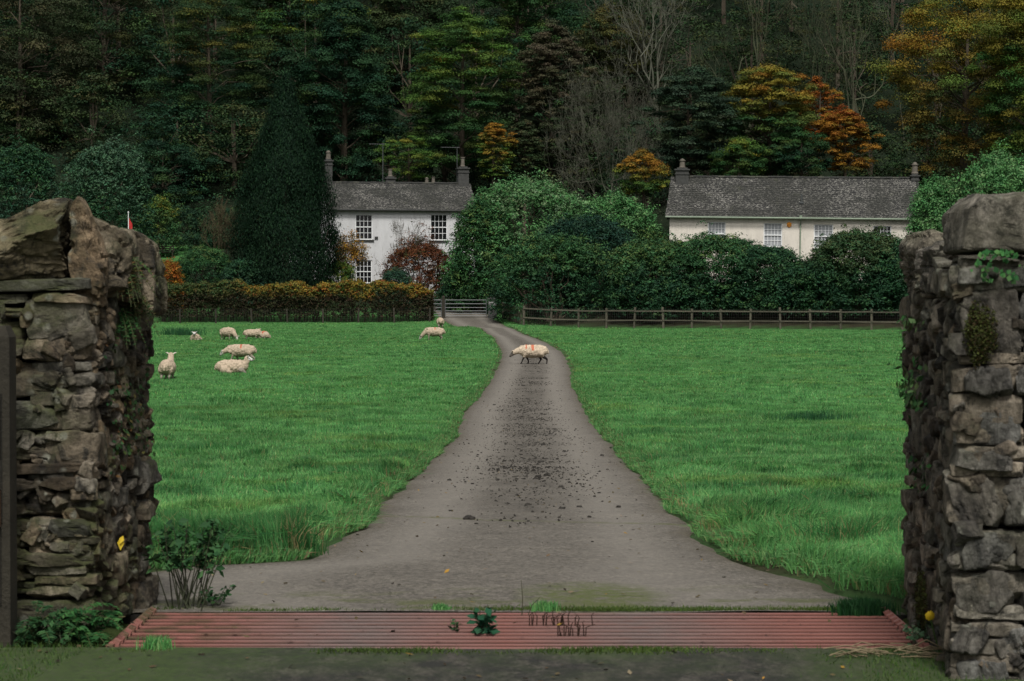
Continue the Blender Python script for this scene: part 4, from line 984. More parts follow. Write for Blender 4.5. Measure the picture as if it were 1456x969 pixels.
    dg = bpy.context.evaluated_depsgraph_get(); me2 = bpy.data.meshes.new_from_object(o.evaluated_get(dg), depsgraph=dg)
    bpy.data.objects.remove(o); bpy.data.meshes.remove(me)
    nv_ = len(me2.vertices); co = np.empty(nv_ * 3); me2.vertices.foreach_get('co', co); co = co.reshape(-1, 3)
    best = np.full(nv_, 1e9); kind = np.zeros(nv_, int)
    for c, r, k in prims:
        dd = np.linalg.norm((co - c) / r, axis=1) - 1; dd *= np.min(r); w = dd < best; best[w] = dd[w]; kind[w] = k
    col = np.array([fleece, face, legc])[kind] * (1 + .10 * fbm(co * 9, 3)[:, None])
    fl = kind == FLEECE
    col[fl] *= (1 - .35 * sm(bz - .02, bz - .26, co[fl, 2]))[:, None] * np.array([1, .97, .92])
    dark = (kind == FACE) & (np.linalg.norm(co - nv, axis=1) < .045); col[dark] *= .35
    for (mx, mw, z0_) in marks:
        k = fl & (np.abs(co[:, 0] - mx + .04 * fbm(co * 7, 2)) < mw) & (co[:, 2] > z0_ + .06 * fbm(co * 5 + 3, 2)); col[k] = col[k] * np.array([.95, .38, .30])
    # eyes
    for q in (-1, 1):
        e = h + d * .085 + side * q * .06 + upv * .03; k = np.linalg.norm(co - e, axis=1) < .020; col[k] = (.01, .01, .01)
    co = co + fl[:, None] * unit(co - np.array([0, 0, bz])) * (fbm(co * 18, 3) * .034)[:, None]
    me2.vertices.foreach_set('co', co.ravel())
    for a_ in list(me2.attributes):
        if a_.name == 'tint': me2.attributes.remove(a_)
    a_ = me2.attributes.new('tint', 'FLOAT_COLOR', 'POINT'); a_.data.foreach_set('color', np.hstack([col, np.ones((nv_, 1))]).astype(np.float32).ravel())
    me2.polygons.foreach_set('use_smooth', np.full(len(me2.polygons), True)); me2.materials.clear(); me2.materials.append(M_SHEEP); me2.update()
    return me2
def sheep_material():
    m, nt, b, out = newmat('sheep_fleece'); g = N(nt); p = g.pos('Object')
    c = g.mix(1.0, g.attr(), g.ramp(g.noise(p, 14, 5, .7), [(.3, .62), (.7, 1.18)]), 'MULTIPLY')
    g.put(b.inputs['Base Color'], c); b.inputs['Roughness'].default_value = 1; b.inputs['Specular IOR Level'].default_value = .1
    g.bump(b, g.vor(g.scale(p, (1, 1, 1.2)), 34), .7, .02); return m
M_SHEEP = sheep_material()
def sheep(label, px, py, rz, pose, seed, scale=1.0, sink=.03, **kw):
    g = G(px, py); me = sheep_mesh(pose, seed, **kw); me.name = 'sheep'
    o = bpy.data.objects.new('sheep', me); COL.objects.link(o); o.location = (g.x, g.y, g.z - sink); o.rotation_euler = (0, 0, rz); o.scale = (scale,) * 3
    return tag(o, label, 'sheep', 'sheep in the field and on the drive')
PI = math.pi
sheep('blackfaced sheep with red paint marks walking left across the drive', 757, 518, PI + .05, 'low', 1, .95, 0, face=(.16, .14, .12), legc=(.022, .02, .018), marks=[(.0, .05, .50), (.25, .035, .60)], fleece=(.56, .47, .37))
sheep('grazing sheep with a red stripe on its side, above the lying sheep at left', 343, 513, PI - .06, 'low', 2, .95, .08, face=(.62, .58, .52), marks=[(-.02, .035, .56)])
sheep('sheep lying with its head raised to the right, in the left field', 331, 532, .05, 'lie', 3, .93, .02, face=(.72, .68, .62), fleece=(.50, .41, .32))
sheep('sheep seen from behind standing next to the left pier', 238.5, 542, PI / 2 - .05, 'up', 4, .93, .05, face=(.66, .60, .52))
sheep('lone sheep lying and facing the camera, far left of the field', 278, 485, -PI / 2, 'lie', 5, .92, .10, face=(.62, .60, .58))
sheep('plain sheep grazing head down, third from the left pier in the far row', 324, 484, -.75, 'graze', 6, 1.0, .06)
sheep('plain sheep nosing at the pink marked resting sheep', 359, 483, -.15, 'graze', 7, .86, .08, face=(.22, .19, .16))
sheep('pink marked sheep resting behind the nosing sheep', 374, 482, PI / 2 + .6, 'lie', 8, .95, .06, marks=[(-.2, .14, .3)])
sheep('sheep with a red stripe grazing beside the bend of the drive', 617, 484, PI + .1, 'graze', 9, .98, .03, marks=[(-.05, .03, .58)])
sheep('rear view of a sheep standing behind the red striped one near the gate', 626, 468, PI / 2 + .1, 'graze', 10, 1.0, .0)

# ------------------------------------------------------------------ stone piers
rng = np.random.default_rng(11)
def cube_grid(n):
    key = {}; vs = []; fs = []
    def vid(p):
        k = tuple(np.round(p, 5))
        if k not in key: key[k] = len(vs); vs.append(p)
        return key[k]
    lin = np.linspace(-1, 1, n + 1)
    for ax in range(3):
        for s_ in (-1, 1):
            o1, o2 = (ax + 1) % 3, (ax + 2) % 3
            for i in range(n):
                for j in range(n):
                    q = []
                    for a, b in ((0, 0), (1, 0), (1, 1), (0, 1)):
                        p = [0, 0, 0]; p[ax] = s_; p[o1] = lin[i + a]; p[o2] = lin[j + b]; q.append(vid(tuple(p)))
                    fs.append(q if s_ > 0 else q[::-1])
    return np.array(vs, float), np.array(fs)
CG = {n: cube_grid(n) for n in (8, 12, 20, 34)}
def stone(mb, c, dim, ax=None, bed=2, n=8, k=13.0, rough=.10, cuts=5, rz=0.0, tilt=(0, 0), tone=None, seed=None):
    """an angular, weathered block: rounded box, plane cuts, bedding ridges, noise"""
    v, f = CG[n]; h = np.array(dim) / 2; p = v / (np.abs(v) ** k).sum(1, keepdims=True) ** (1 / k)
    for _ in range(cuts + 3):
        nn = unit(rng.normal(size=3)); t = p @ nn; t = np.maximum(t - t.max() * rng.uniform(.78, .96), 0); p = p - t[:, None] * nn
    sd = rng.uniform(0, 100) if seed is None else seed
    p = p * h
    q = p + sd; m = min(dim)
    p = p * (1 + .12 * fbm(q * 2.2 / max(dim), 2)[:, None]); p[:, 2] += p[:, 0] * rng.normal() * .10 * h[2] / h[0]; p[:, 0] += p[:, 2] * rng.normal() * .12
    nrm = unit(v); p = p + nrm * (fbm(q * 7 * .35 / m ** .5, 4) * m * rough)[:, None]
    fr_ = np.array([6., 6., 6.]); fr_[bed] = 30.
    p = p + nrm * (np.minimum(np.abs(fbm(q * fr_ * .6, 3)) - .1, 0) * .12)[:, None] + nrm * (fbm(q * 22, 3) * .005)[:, None]
    for a_, i, j in ((tilt[0], 1, 2), (tilt[1], 0, 2), (rz, 0, 1)):
        if a_: ca, sa = math.cos(a_), math.sin(a_); x_, y_ = p[:, i].copy(), p[:, j].copy(); p[:, i] = ca * x_ - sa * y_; p[:, j] = sa * x_ + ca * y_
    if tone is None:
        t = rng.uniform(.55, 1.35); w = rng.uniform(-.12, .16); tone = (t * (1 + w), t, t * (1 - w))
    mb.add(p + np.array(c), f, tone)
def pack_face(mb, A, B, z0, z1tab, hr, wr, depth=.28, upright=0.0, n=8, courses=None, out=1, proud=.03, rough=.10, gap=.012, tonefn=None, bed=2, tl=.03):
    """courses of stones between plan points A and B; z1tab(u) gives the top"""
    A = np.array(A, float); B = np.array(B, float); L = np.linalg.norm(B - A); t = (B - A) / L; nrm = np.array([t[1], -t[0]]) * out; rz = math.atan2(t[1], t[0])
    z = z0; ci = 0
    while True:
        h = courses[ci] if courses and ci < len(courses) else rng.uniform(*hr); ci += 1
        u = -rng.uniform(0, wr[0] * .3); any_ = False
        while u < L:
            w = rng.uniform(*wr) * (1 if h > .1 else 1.1); w = min(w, L - u + .02)
            if L - (u + w) < wr[0] * .4: w = L - u + .01
            um = np.clip(u + w / 2, 0, L); zt_ = z1tab(um / L)
            hh = min(h, zt_ - z)
            if hh > .03:
                any_ = True; sub = 1
                if rng.random() < upright: sub = rng.integers(1, 4)
                for q in range(sub):
                    hs_ = hh / sub; ww = w
                    pr = rng.uniform(-.01, proud)
                    cc = A + t * um - nrm * (depth / 2 - pr)
                    stone(mb, (cc[0], cc[1], z + hs_ * (q + .5)), (ww - gap, depth, hs_ - gap), n=n, bed=bed, rz=rz + rng.normal() * .05, tilt=(rng.normal() * .03, rng.normal() * (tl + .12 * upright)), rough=rough, cuts=7, tone=tonefn(um / L, z + hs_ * (q + .5)) if tonefn else None)
            u += w
        z += h
        if not any_: break

def chips(mb, A, B, z0, z1, n):
    A = np.array(A, float); B = np.array(B, float); t = (B - A) / np.linalg.norm(B - A); nrm = np.array([t[1], -t[0]]); rz = math.atan2(t[1], t[0])
    for _ in range(n):
        u = rng.random(); c = A + (B - A) * u - nrm * rng.uniform(.02, .05)
        k = rng.uniform(.35, 1.3); w = rng.uniform(-.05, .2)
        stone(mb, (c[0], c[1], rng.uniform(z0, z1)), (rng.uniform(.03, .11), .13, rng.uniform(.025, .10)), n=8, rz=rz + rng.normal() * .3, tilt=(rng.normal() * .3, rng.normal() * .5), rough=.12, cuts=7, tone=(k * (1 + w), k, k * (1 - w)), bed=rng.integers(0, 3))
# ---- left pier
lp = empty('stone_pier', (-2.6, 11.8, 0), 'brown dry stone gate pier with a pointed cope stone, left of the cattle grid', 'stone pier')
def off(mb, o):
    for v in mb.v: v -= np.array(o)
    return mb
m = MB()
A, B, C_, D_ = (-3.7, 11.30), (-1.965, 11.24), (-1.865, 12.38), (-3.7, 12.5)
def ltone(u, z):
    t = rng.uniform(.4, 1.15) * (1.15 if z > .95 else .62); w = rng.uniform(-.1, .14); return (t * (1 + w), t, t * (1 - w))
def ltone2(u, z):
    t = rng.uniform(.5, 1.7); w = rng.uniform(-.08, .12); return (t * (1 + w), t, t * (1 - w))
# coursed outer face: big blocks at foot, thin slates in the middle, blocks above
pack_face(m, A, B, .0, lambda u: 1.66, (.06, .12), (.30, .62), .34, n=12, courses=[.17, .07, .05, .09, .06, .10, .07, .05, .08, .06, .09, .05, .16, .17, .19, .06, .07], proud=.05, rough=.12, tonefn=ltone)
pack_face(m, B, C_, -.02, lambda u: 1.60 - .12 * u, (.09, .24), (.10, .30), .30, upright=.65, n=12, bed=0, proud=.035, rough=.16, tonefn=ltone2, gap=.008)
pack_face(m, C_, D_, -.05, lambda u: 1.70, (.10, .2), (.25, .5), .30, n=8)
chips(m, (-2.6, 11.26), B, .05, 1.6, 90); chips(m, B, C_, .05, 1.5, 240); off(m, lp.location).obj('stone_courses', M_STONE_L, lp)
m = MB(); v = [(-3.7, 11.42, -.1), (-2.05, 11.36, -.1), (-1.95, 12.28, -.1), (-3.7, 12.4, -.1)]; v += [(a, b, 1.62) for a, b, _ in v]
m.add(v, [(3, 2, 1, 0), (4, 5, 6, 7), (0, 1, 5, 4), (1, 2, 6, 5), (2, 3, 7, 6), (3, 0, 4, 7)]); off(m, lp.location).obj('earth_core', M_CORE, lp)
# cope stones: one wedge-shaped, one upright slab, smaller ones stepping down behind
def wedge(mb, prof, y0, y1, n=20, tone=(1, 1, 1), rough=.1):
    """a stone whose silhouette follows prof (x -> top, bottom), thick from y0 to y1"""
    n = {20: 34, 12: 20}[n]; v, f = CG[n]; k = 14.0; p = v / (np.abs(v) ** k).sum(1, keepdims=True) ** (1 / k)
    for _ in range(16):
        nn = unit(rng.normal(size=3) * np.array([1, 1.6, .7])); t = p @ nn; t = np.maximum(t - t.max() * rng.uniform(.76, .95), 0); p = p - t[:, None] * nn
    xs_ = [a for a, _, _ in prof]
    X0, X1 = xs_[0], xs_[-1]; x = X0 + (p[:, 0] + 1) / 2 * (X1 - X0); tp_ = np.interp(x, xs_, [b for _, b, _ in prof]); bt = np.interp(x, xs_, [c for _, _, c in prof])
    z = bt + (p[:, 2] + 1) / 2 * (tp_ - bt); y = y0 + (p[:, 1] + 1) / 2 * (y1 - y0)
    q = np.stack([x, y, z], -1); nrm = unit(v)
    q = q + nrm * (fbm(q * 5.5 + 5, 5) * rough * .8)[:, None] + nrm * (np.minimum(np.abs(fbm(q * np.array([5, 5, 15]) + 9, 4)) - .12, 0) * .22)[:, None] + nrm * (fbm(q * 30, 3) * .006)[:, None]
    mb.add(q, f, tone)
def lx(px, Y=11.3): return (px - 728) / F * Y
def lz(py, Y=11.3): return P(0, py, Y).z
m = MB()
wedge(m, [(lx(-260), lz(370), lz(398)), (lx(-80), lz(335), lz(398)), (lx(5), lz(308), lz(396)), (lx(55), lz(284), lz(395)), (lx(92), lz(284), lz(392)), (lx(118), lz(318), lz(390)), (lx(128), lz(335), lz(388))], 11.16, 11.75, 20, (1.05, 1.0, .8), .07)
wedge(m, [(lx(102, 11.4), lz(300, 11.4), lz(390)), (lx(116, 11.4), lz(280, 11.4), lz(440)), (lx(135, 11.4), lz(312, 11.4), lz(452)), (lx(152, 11.4), lz(350, 11.4), lz(440))], 11.28, 11.50, 12, (1.25, 1.05, .85), .04)
wedge(m, [(lx(120, 11.7), lz(302, 11.7), lz(420)), (lx(150, 11.7), lz(318, 11.7), lz(430)), (lx(182, 11.7), lz(328, 11.7), lz(430)), (lx(192, 11.7), lz(345, 11.7), lz(430))], 11.46, 11.98, 12, (1.0, .95, .85), .05)
wedge(m, [(lx(130, 12.2), lz(320, 12.2), lz(430)), (lx(190, 12.2), lz(330, 12.2), lz(440)), (lx(215, 12.2), lz(338, 12.2), lz(450)), (lx(229, 12.2), lz(352, 12.2), lz(450))], 11.9, 12.45, 20, (1.15, 1.1, 1.0), .05)
wedge(m, [(-3.7, 1.85, 1.6), (-3.0, 1.9, 1.6), (-2.4, 1.88, 1.6), (-2.1, 1.8, 1.6)], 11.75, 12.45, 12, (.9, .9, .8), .08)
off(m, lp.location).obj('cope_stone', M_STONE_L, lp)

# ---- right pier
rp = empty('stone_pier', (2.4, 11, 0), 'grey dry stone gate pier of big blocks, right of the cattle grid', 'stone pier')
m = MB(); Ar, Br, Cr, Dr = (2.02, 12.25), (1.835, 9.9), (3.2, 9.8), (3.2, 12.3)
def rtone(u, z):
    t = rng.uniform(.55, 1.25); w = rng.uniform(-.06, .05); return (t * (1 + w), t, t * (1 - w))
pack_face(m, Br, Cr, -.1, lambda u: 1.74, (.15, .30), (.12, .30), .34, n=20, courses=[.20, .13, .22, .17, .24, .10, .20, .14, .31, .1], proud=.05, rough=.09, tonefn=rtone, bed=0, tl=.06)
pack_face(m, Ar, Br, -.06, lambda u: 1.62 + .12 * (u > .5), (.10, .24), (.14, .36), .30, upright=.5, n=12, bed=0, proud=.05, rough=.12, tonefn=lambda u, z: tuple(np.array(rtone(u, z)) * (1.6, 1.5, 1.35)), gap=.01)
pack_face(m, Cr, Dr, 0, lambda u: 1.6, (.12, .25), (.2, .4), .3, n=8); pack_face(m, Dr, Ar, 0, lambda u: 1.6, (.12, .25), (.2, .4), .3, n=8)
chips(m, Br, (2.4, 9.87), 0, 1.7, 36); chips(m, Ar, Br, 0, 1.55, 260); off(m, rp.location).obj('stone_courses', M_STONE_R, rp)
m = MB(); v = [(2.11, 12.12, -.2), (1.94, 10.05, -.2), (3.1, 10.0, -.2), (3.1, 12.15, -.2)]; v += [(a, b, 1.6) for a, b, _ in v]
m.add(v, [(3, 2, 1, 0), (4, 5, 6, 7), (0, 1, 5, 4), (1, 2, 6, 5), (2, 3, 7, 6), (3, 0, 4, 7)]); off(m, rp.location).obj('earth_core', M_CORE, rp)
m = MB()
stone(m, (2.20, 10.08, lz(320, 9.95) + .005), (.74, .5, .25), n=20, k=16, cuts=0, rough=.09, bed=0, tone=(1.15, 1.12, 1.05))
wedge(m, [(1.93, 1.86, 1.52), (2.03, 1.88, 1.5), (2.1, 1.86, 1.5), (2.4, 1.84, 1.5)], 11.5, 12.2, 20, (1.2, 1.12, 1.0), .05)
wedge(m, [(1.90, 1.80, 1.58), (2.05, 1.82, 1.58), (2.35, 1.80, 1.58)], 10.6, 11.5, 12, (1.05, 1, .95), .06)
stone(m, (2.8, 10.3, 1.78), (.5, .6, .26), n=12, k=8, cuts=3, tone=(1, 1, .95)); stone(m, (2.6, 11.4, 1.72), (.8, .9, .26), n=12, k=8, cuts=3, tone=(1, 1, .95))
off(m, rp.location).obj('cope_stone', M_STONE_R, rp)

# dark gate post at the left edge
m = MB(); m.box((0, 0, .67), (.17, .15, 1.44)); m.box((0, 0, 1.415), (.17, .15, .05), taper=.75)
for k in range(7): m.box((rng.uniform(-.06, .06), -.077, rng.uniform(.3, 1.0)), (.012, .006, rng.uniform(.2, .6)), col=(.4, .4, .4))
o = m.obj('gate_post', M_DARKWOOD, loc=(lx(-9, 10.9), 10.9, 0)); tag(o, 'dark weathered timber post before the left pier at the left edge', 'gate post')
m = MB(); m.box((.0, -.10, .62), (.09, .04, .16)); m.obj('strap_hinge', simple('rusty_iron', (.12, .06, .035), .4, 20, .8, .3), o)

# ------------------------------------------------------------------ cattle grid
cg = empty('cattle_grid', (0, 11.42, -.022), 'red oxide steel cattle grid between the two stone piers', 'cattle grid')
gx0, gx1 = -1.80, 1.86; ya, yb = -.64, .53
m = MB(); nb = 10
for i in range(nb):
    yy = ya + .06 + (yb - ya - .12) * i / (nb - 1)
    m.box(((gx0 + gx1) / 2, yy, -.012 + rng.normal() * .0015), (gx1 - gx0 - .07, .044, .07), ry=rng.normal() * .0006, col=(.48, .46, .45))  # bar bodies tinted darker to paint shade into the gaps
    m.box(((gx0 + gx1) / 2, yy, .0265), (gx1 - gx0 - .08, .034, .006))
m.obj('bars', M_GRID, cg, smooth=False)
m = MB(); m.box(((gx0 + gx1) / 2, ya - .012, -.055), (gx1 - gx0, .05, .16)); m.box(((gx0 + gx1) / 2, yb - .012, -.06), (gx1 - gx0, .05, .13))
for xx in (gx0, gx1): m.box((xx, -.01, -.02), (.03, yb - ya + .1, .11))
m.obj('frame', M_GRID, cg)
for xx in (gx0 + .03, gx1 - .03):
    m = MB(); sgn = -1 if xx < 0 else 1
    for i in range(11):
        yy = ya + .08 + i * .107; m.box((xx + sgn * .01, yy, .035), (.03, .045, .03), ry=-.4 * sgn)
    m.box((xx + sgn * .01, 0, .015), (.03, yb - ya, .02)); m.obj('edge_teeth', M_GRID, cg)
m = MB()
for xx in (-1.1, -.2, .7, 1.5): m.box((xx, 0, -.13), (.08, yb - ya, .12))
m.obj('bearers', M_GRID, cg)
m = MB(); m.box((0, 11.37, -.35), (3.6, 1.1, .02)); o = m.obj('pit_floor', M_MUD); tag(o, kind='structure')
m = MB(); m.box((.02, 10.772, -.16), (3.9, .02, .3)); m.box((.02, 11.965, -.16), (3.9, .02, .3)); o = m.obj('pit_wall', M_CORE); tag(o, kind='structure')

# ------------------------------------------------------------------ grass
GR = [(4, (.084, .250, .068)), (3, (.118, .312, .088)), (2, (.050, .172, .048)), (1, (.205, .340, .122))]
def blades(mb, x, y, z, h, w, cols, lean=.45, bend=True, ang=None):
    n = len(x); a = rng.uniform(0, 2 * math.pi, n) if ang is None else ang; l = np.abs(rng.normal(size=n)) * lean * h
    dx, dy = np.cos(a) * l, np.sin(a) * l; b = rng.uniform(0, math.pi, n); wx, wy = np.cos(b) * w / 2, np.sin(b) * w / 2 * .4
    if bend:
        v = np.stack([np.stack([x - wx, y - wy, z], -1), np.stack([x + wx, y + wy, z], -1), np.stack([x + wx * .8 + dx * .35, y + wy * .8 + dy * .35, z + h * .58], -1), np.stack([x + dx, y + dy, z + h * np.clip(1 - .35 * (l / h) ** 2, .5, 1)], -1), np.stack([x - wx * .8 + dx * .35, y - wy * .8 + dy * .35, z + h * .55], -1)], 1)
        b0 = np.arange(n)[:, None] * 5; mb.add(v.reshape(-1, 3), np.concatenate([b0 + [0, 1, 2, 4]]), cols); nb_ = mb.n - 5 * n
        mb.v.append(np.zeros((0, 3))); mb.f.append(b0 + [4, 2, 3] + nb_); mb.c.append(np.asarray(cols))
    else:
        v = np.stack([np.stack([x - wx, y - wy, z], -1), np.stack([x + wx, y + wy, z], -1), np.stack([x + dx, y + dy, z + h], -1)], 1)
        mb.add(v.reshape(-1, 3), np.arange(3 * n).reshape(-1, 3), cols)
def grass_zone(mb, y0, y1, dens, w, hbase, bend, margin=1.5):
    area = (y1 - y0) * (.23 * (y0 + y1) + 2 * margin); n = int(area * dens)
    y = rng.uniform(y0, y1, n); half = .23 * y + margin; x = rng.uniform(-1, 1, n) * half
    keep = rng.random(n) < (half / half.max() + .2); x, y = x[keep], y[keep]
    d = -road_in(x, y); tuft = n2(x, y, 2.0, 3.0, 2) * 1.2 + .5 * n2(x, y, .6, 13.0, 1); big = n2(x, y, .25, 7.0, 2)
    ok = (d > -.02 + .16 * rng.random(len(x))) & ~((y < 12.9) & (np.abs(x) < 1.95)) & ~((x > 3) & (y > 166.5 - (x) * .53))
    ok &= ~((x < -1.7) & (y < 12.7)) & ~((x > 1.9) & (y < 12.35))
    ok &= rng.random(len(x)) < np.clip(.45 + d * 3, 0, 1)
    x, y, d, tuft, big = x[ok], y[ok], d[ok], tuft[ok], big[ok]
    edge = np.exp(-d / .45); near = sm(40, 15, y)
    h = hbase * (.55 + .55 * rng.random(len(x)) + .85 * np.clip(tuft + .1, 0, 1) ) + edge * near * .10 * np.clip(.7 + tuft, .3, 1.4) + sm(22, 14, y) * .06 * sm(.2, .8, d) * np.clip(.5 + tuft, 0, 1.3)
    h *= np.where(d < .10, .55, 1)
    col = pick(GR, len(x), .2)
    dkt = sm(.25, .6, tuft)[:, None] * (1 - .6 * sm(30, 70, y))[:, None]; col = col * (1 - dkt * np.array([.50, .38, .40])) * (1 + .26 * big + .15 * n2(x, y, 4.5, 4))[:, None]; yl = sm(.15, .7, n2(x, y, .45, 40, 3))[:, None]; col = col * (1 - yl * np.array([-.35, 0, .15]))
    dry = (rng.random(len(x)) < .020 + .05 * near * edge + .35 * (d < .10)); col[dry] = np.array((.22, .19, .08)) * rng.uniform(.6, 1.1, (dry.sum(), 1))
    z = zt(x, y) + .015 + (hummock(x, y) + .05 * sm(50, 20, y)) * sm(0, .35, d) * sm(12.4, 14.5, y)
    ang = n2(x, y, 1.3, 21.0, 2) * 7 + rng.normal(size=len(x)) * .9
    blades(mb, x, y, z, h, w * rng.uniform(.6, 1.3, len(x)), col, bend=bend, ang=ang, lean=.6)
m = MB()
grass_zone(m, 12.4, 20, 3400, .006, .085, True)
grass_zone(m, 20, 32, 1500, .010, .075, True)
grass_zone(m, 32, 55, 620, .016, .065, False)
grass_zone(m, 55, 100, 210, .030, .062, False)
grass_zone(m, 100, 171, 75, .055, .065, False)
nt_ = 5200; ty = 22 * np.exp(rng.random(nt_) ** .8 * math.log(165 / 22)); tx = rng.uniform(-1, 1, nt_) * (.23 * ty + 1.5)
kk = (road_in(tx, ty) < -.25) & ~((tx > 1) & (ty > 164 - tx * .49)); tx, ty = tx[kk], ty[kk]; nb_ = 22; R0 = rng.uniform(.07, .22, len(tx))
x = (tx[:, None] + rng.normal(size=(len(tx), nb_)) * R0[:, None] * .6).ravel(); y = (ty[:, None] + rng.normal(size=(len(tx), nb_)) * R0[:, None] * .6).ravel()
hh = np.repeat(R0 * .45 + .05, nb_) * rng.uniform(.5, 1.1, len(x)); cc = np.repeat(pick([(3, (.040, .140, .040)), (2, (.060, .19, .05)), (1, (.10, .22, .07))], len(tx), .2), nb_, 0) * rng.uniform(.8, 1.2, (len(x), 1))
blades(m, x, y, zt(x, y) + hummock(x, y), hh, (.004 + .00042 * y) * rng.uniform(.7, 1.3, len(x)), cc, bend=False, lean=.7)
# ragged fringe hanging over the edges of the drive
n = 90000; y = 13.0 * np.exp(rng.random(n) * math.log(75 / 13.0)); sd = np.where(rng.random(n) < .5, -1, 1)
d = np.abs(rng.normal(size=n)) * .12 - .05 + .06 * n2(y, sd, .8, 5); x = np.where(sd < 0, road_l(y) - d, road_r(y) + d)
ok = ((d > .02) | (rng.random(n) < .5)) & (rng.random(n) < .55 + .9 * n2(y, sd * 3., 1.3, 15)) & ~((x > 1.9) & (y < 12.5)) & ~((x < -1.75) & (y < 13.2))
x, y, d, sd = x[ok], y[ok], d[ok], sd[ok]; k = len(x); hh = (.05 + .09 * rng.random(k) * np.clip(.6 + n2(x, y, 1.1, 8), .2, 1.3)) * (.6 + .4 * sm(60, 25, y))
col = pick(GR, k, .2) * np.array([.85, .80, .8]); dry = rng.random(k) < .10; col[dry] = np.array((.20, .165, .08)) * rng.uniform(.5, 1.1, (dry.sum(), 1))
blades(m, x, y, zt(x, y) + .0 + .03 * sm(0, .2, d), hh, (.0055 + .00022 * y) * rng.uniform(.7, 1.3, k), col, bend=True, ang=np.where(sd < 0, 0, math.pi) + rng.normal(size=k) * 1.1, lean=.8)
# the front edges of the verges, facing the cattle grid
n = 16000; x = np.where(rng.random(n) < .6, rng.uniform(-3.2, -1.3, n), rng.uniform(1.5, 2.9, n)); y = rng.uniform(12.4, 15.2, n); di = -road_in(x, y)
ok = (di > .0) & ((x < 0) | (y > 12.45)) & ~((x < -1.75) & (y < 12.9)); x, y = x[ok], y[ok]
blades(m, x, y, zt(x, y) + .01, rng.uniform(.06, .15, len(x)), .006 * rng.uniform(.7, 1.3, len(x)), pick(GR, len(x), .2) * .85, bend=True, lean=.7)
o = m.obj('grass', M_GRASS); tag(o, 'lush green pasture grass on both sides of the drive', 'grass', kind='stuff')

# tussocks of rushes
def rush(label, px, py, wpx, hpx, n, col, name='rush_clump', cat='rushes', seedcol=.0, dep=.5):
    g = G(px, py); s = F / g.y; W = wpx / s / 2; H = hpx / s; mb = MB()
    x = rng.normal(size=n) * W * .5; y = rng.normal(size=n) * W * dep
    zz = zt(g.x + x, g.y + y) - g.z
    blades(mb, x, y, zz, H * rng.uniform(.45, 1.05, n), np.full(n, max(.006, .9 / s)), pick(col, n, .3), .35)
    o = mb.obj(name, M_GRASS, loc=g); return tag(o, label, cat)
DKG = [(3, (.020, .085, .030)), (1, (.030, .10, .03))]
rush('dark green rush clump in the right field', 1155, 599, 95, 17, 500, DKG, dep=.3)
rush('dark green rush clump at the hedge foot next to the left pier', 256, 478, 60, 14, 500, DKG, dep=.4)
rush('shaggy dark tussock at the right end of the cattle grid beside the right pier', 1225, 876, 70, 26, 1800, [(3, (.010, .050, .014)), (1, (.02, .075, .02))], 'grass_tussock', 'tussock', dep=.35)
rush('tall tussock with dry stems at the left verge above the bend of the apron', 415, 790, 70, 62, 700, [(5, (.03, .12, .03)), (1, (.20, .17, .08))], 'grass_tussock', 'tussock')
rush('tussock with straw coloured stems in the right field near the pier', 1200, 790, 130, 62, 700, [(5, (.035, .14, .035)), (1, (.20, .18, .08))], 'grass_tussock', 'tussock')
rush('little green tuft at the back edge of the cattle grid', 627, 869, 22, 12, 260, GR, 'grass_tuft', 'grass tuft')
rush('wider low green tuft behind the dry stalks of the cattle grid', 775, 869, 34, 16, 320, GR, 'grass_tuft', 'grass tuft')
rush('grass tuft in front of the left end of the cattle grid', 222, 926, 40, 24, 300, GR, 'grass_tuft', 'grass tuft')

# mossy sward in the foreground corners
m = MB(); n = 16000; x = np.concatenate([rng.uniform(-3.4, -1.35, n), rng.uniform(1.0, 2.2, n // 3)]); y = np.concatenate([rng.uniform(8.8, 11.15, n), rng.uniform(9.4, 10.85, n // 3)])
k = np.concatenate([(x[:n] < -1.75 + .35 * n2(x[:n], y[:n], 1.2, 3)) & (rng.random(n) < .45 + .6 * n2(x[:n], y[:n], 2.3, 8)), rng.random(n // 3) < np.clip(n2(x[n:], y[n:], 2.5, 5) * 1.6 + .1, 0, 1) * sm(1.0, 1.7, x[n:])])
x, y = x[k], y[k]; blades(m, x, y, np.zeros(len(x)), rng.uniform(.008, .035, len(x)), np.full(len(x), .006), pick([(3, (.05, .10, .02)), (2, (.07, .12, .025)), (1, (.03, .08, .02))], len(x)), .7, False)
o = m.obj('verge_grass', M_GRASS); tag(o, 'short mossy grass in front of the two piers', 'grass', kind='stuff')
m = MB(); n = 60000; x = rng.uniform(-1.8, 1.85, n); y = np.where(rng.random(n) < .5, 10.74 - np.abs(rng.normal(size=n)) * .07, 11.99 + np.abs(rng.normal(size=n)) * .06)
k = rng.random(n) < np.clip(n2(x, y * 3, 1.7, 12) * 1.3 + .10 + .5 * np.exp(-((x - .45) / .35) ** 2) * (y > 12), 0, .7); x, y = x[k][:9000], y[k][:9000]
blades(m, x, y, zt(x, y) + .004, rng.uniform(.006, .022, len(x)), np.full(len(x), .006), pick([(3, (.07, .11, .02)), (2, (.05, .09, .02))], len(x)), .8, False)
o = m.obj('moss', M_GRASS); tag(o, 'yellow green moss growing along both edges of the cattle grid', 'moss', kind='stuff')

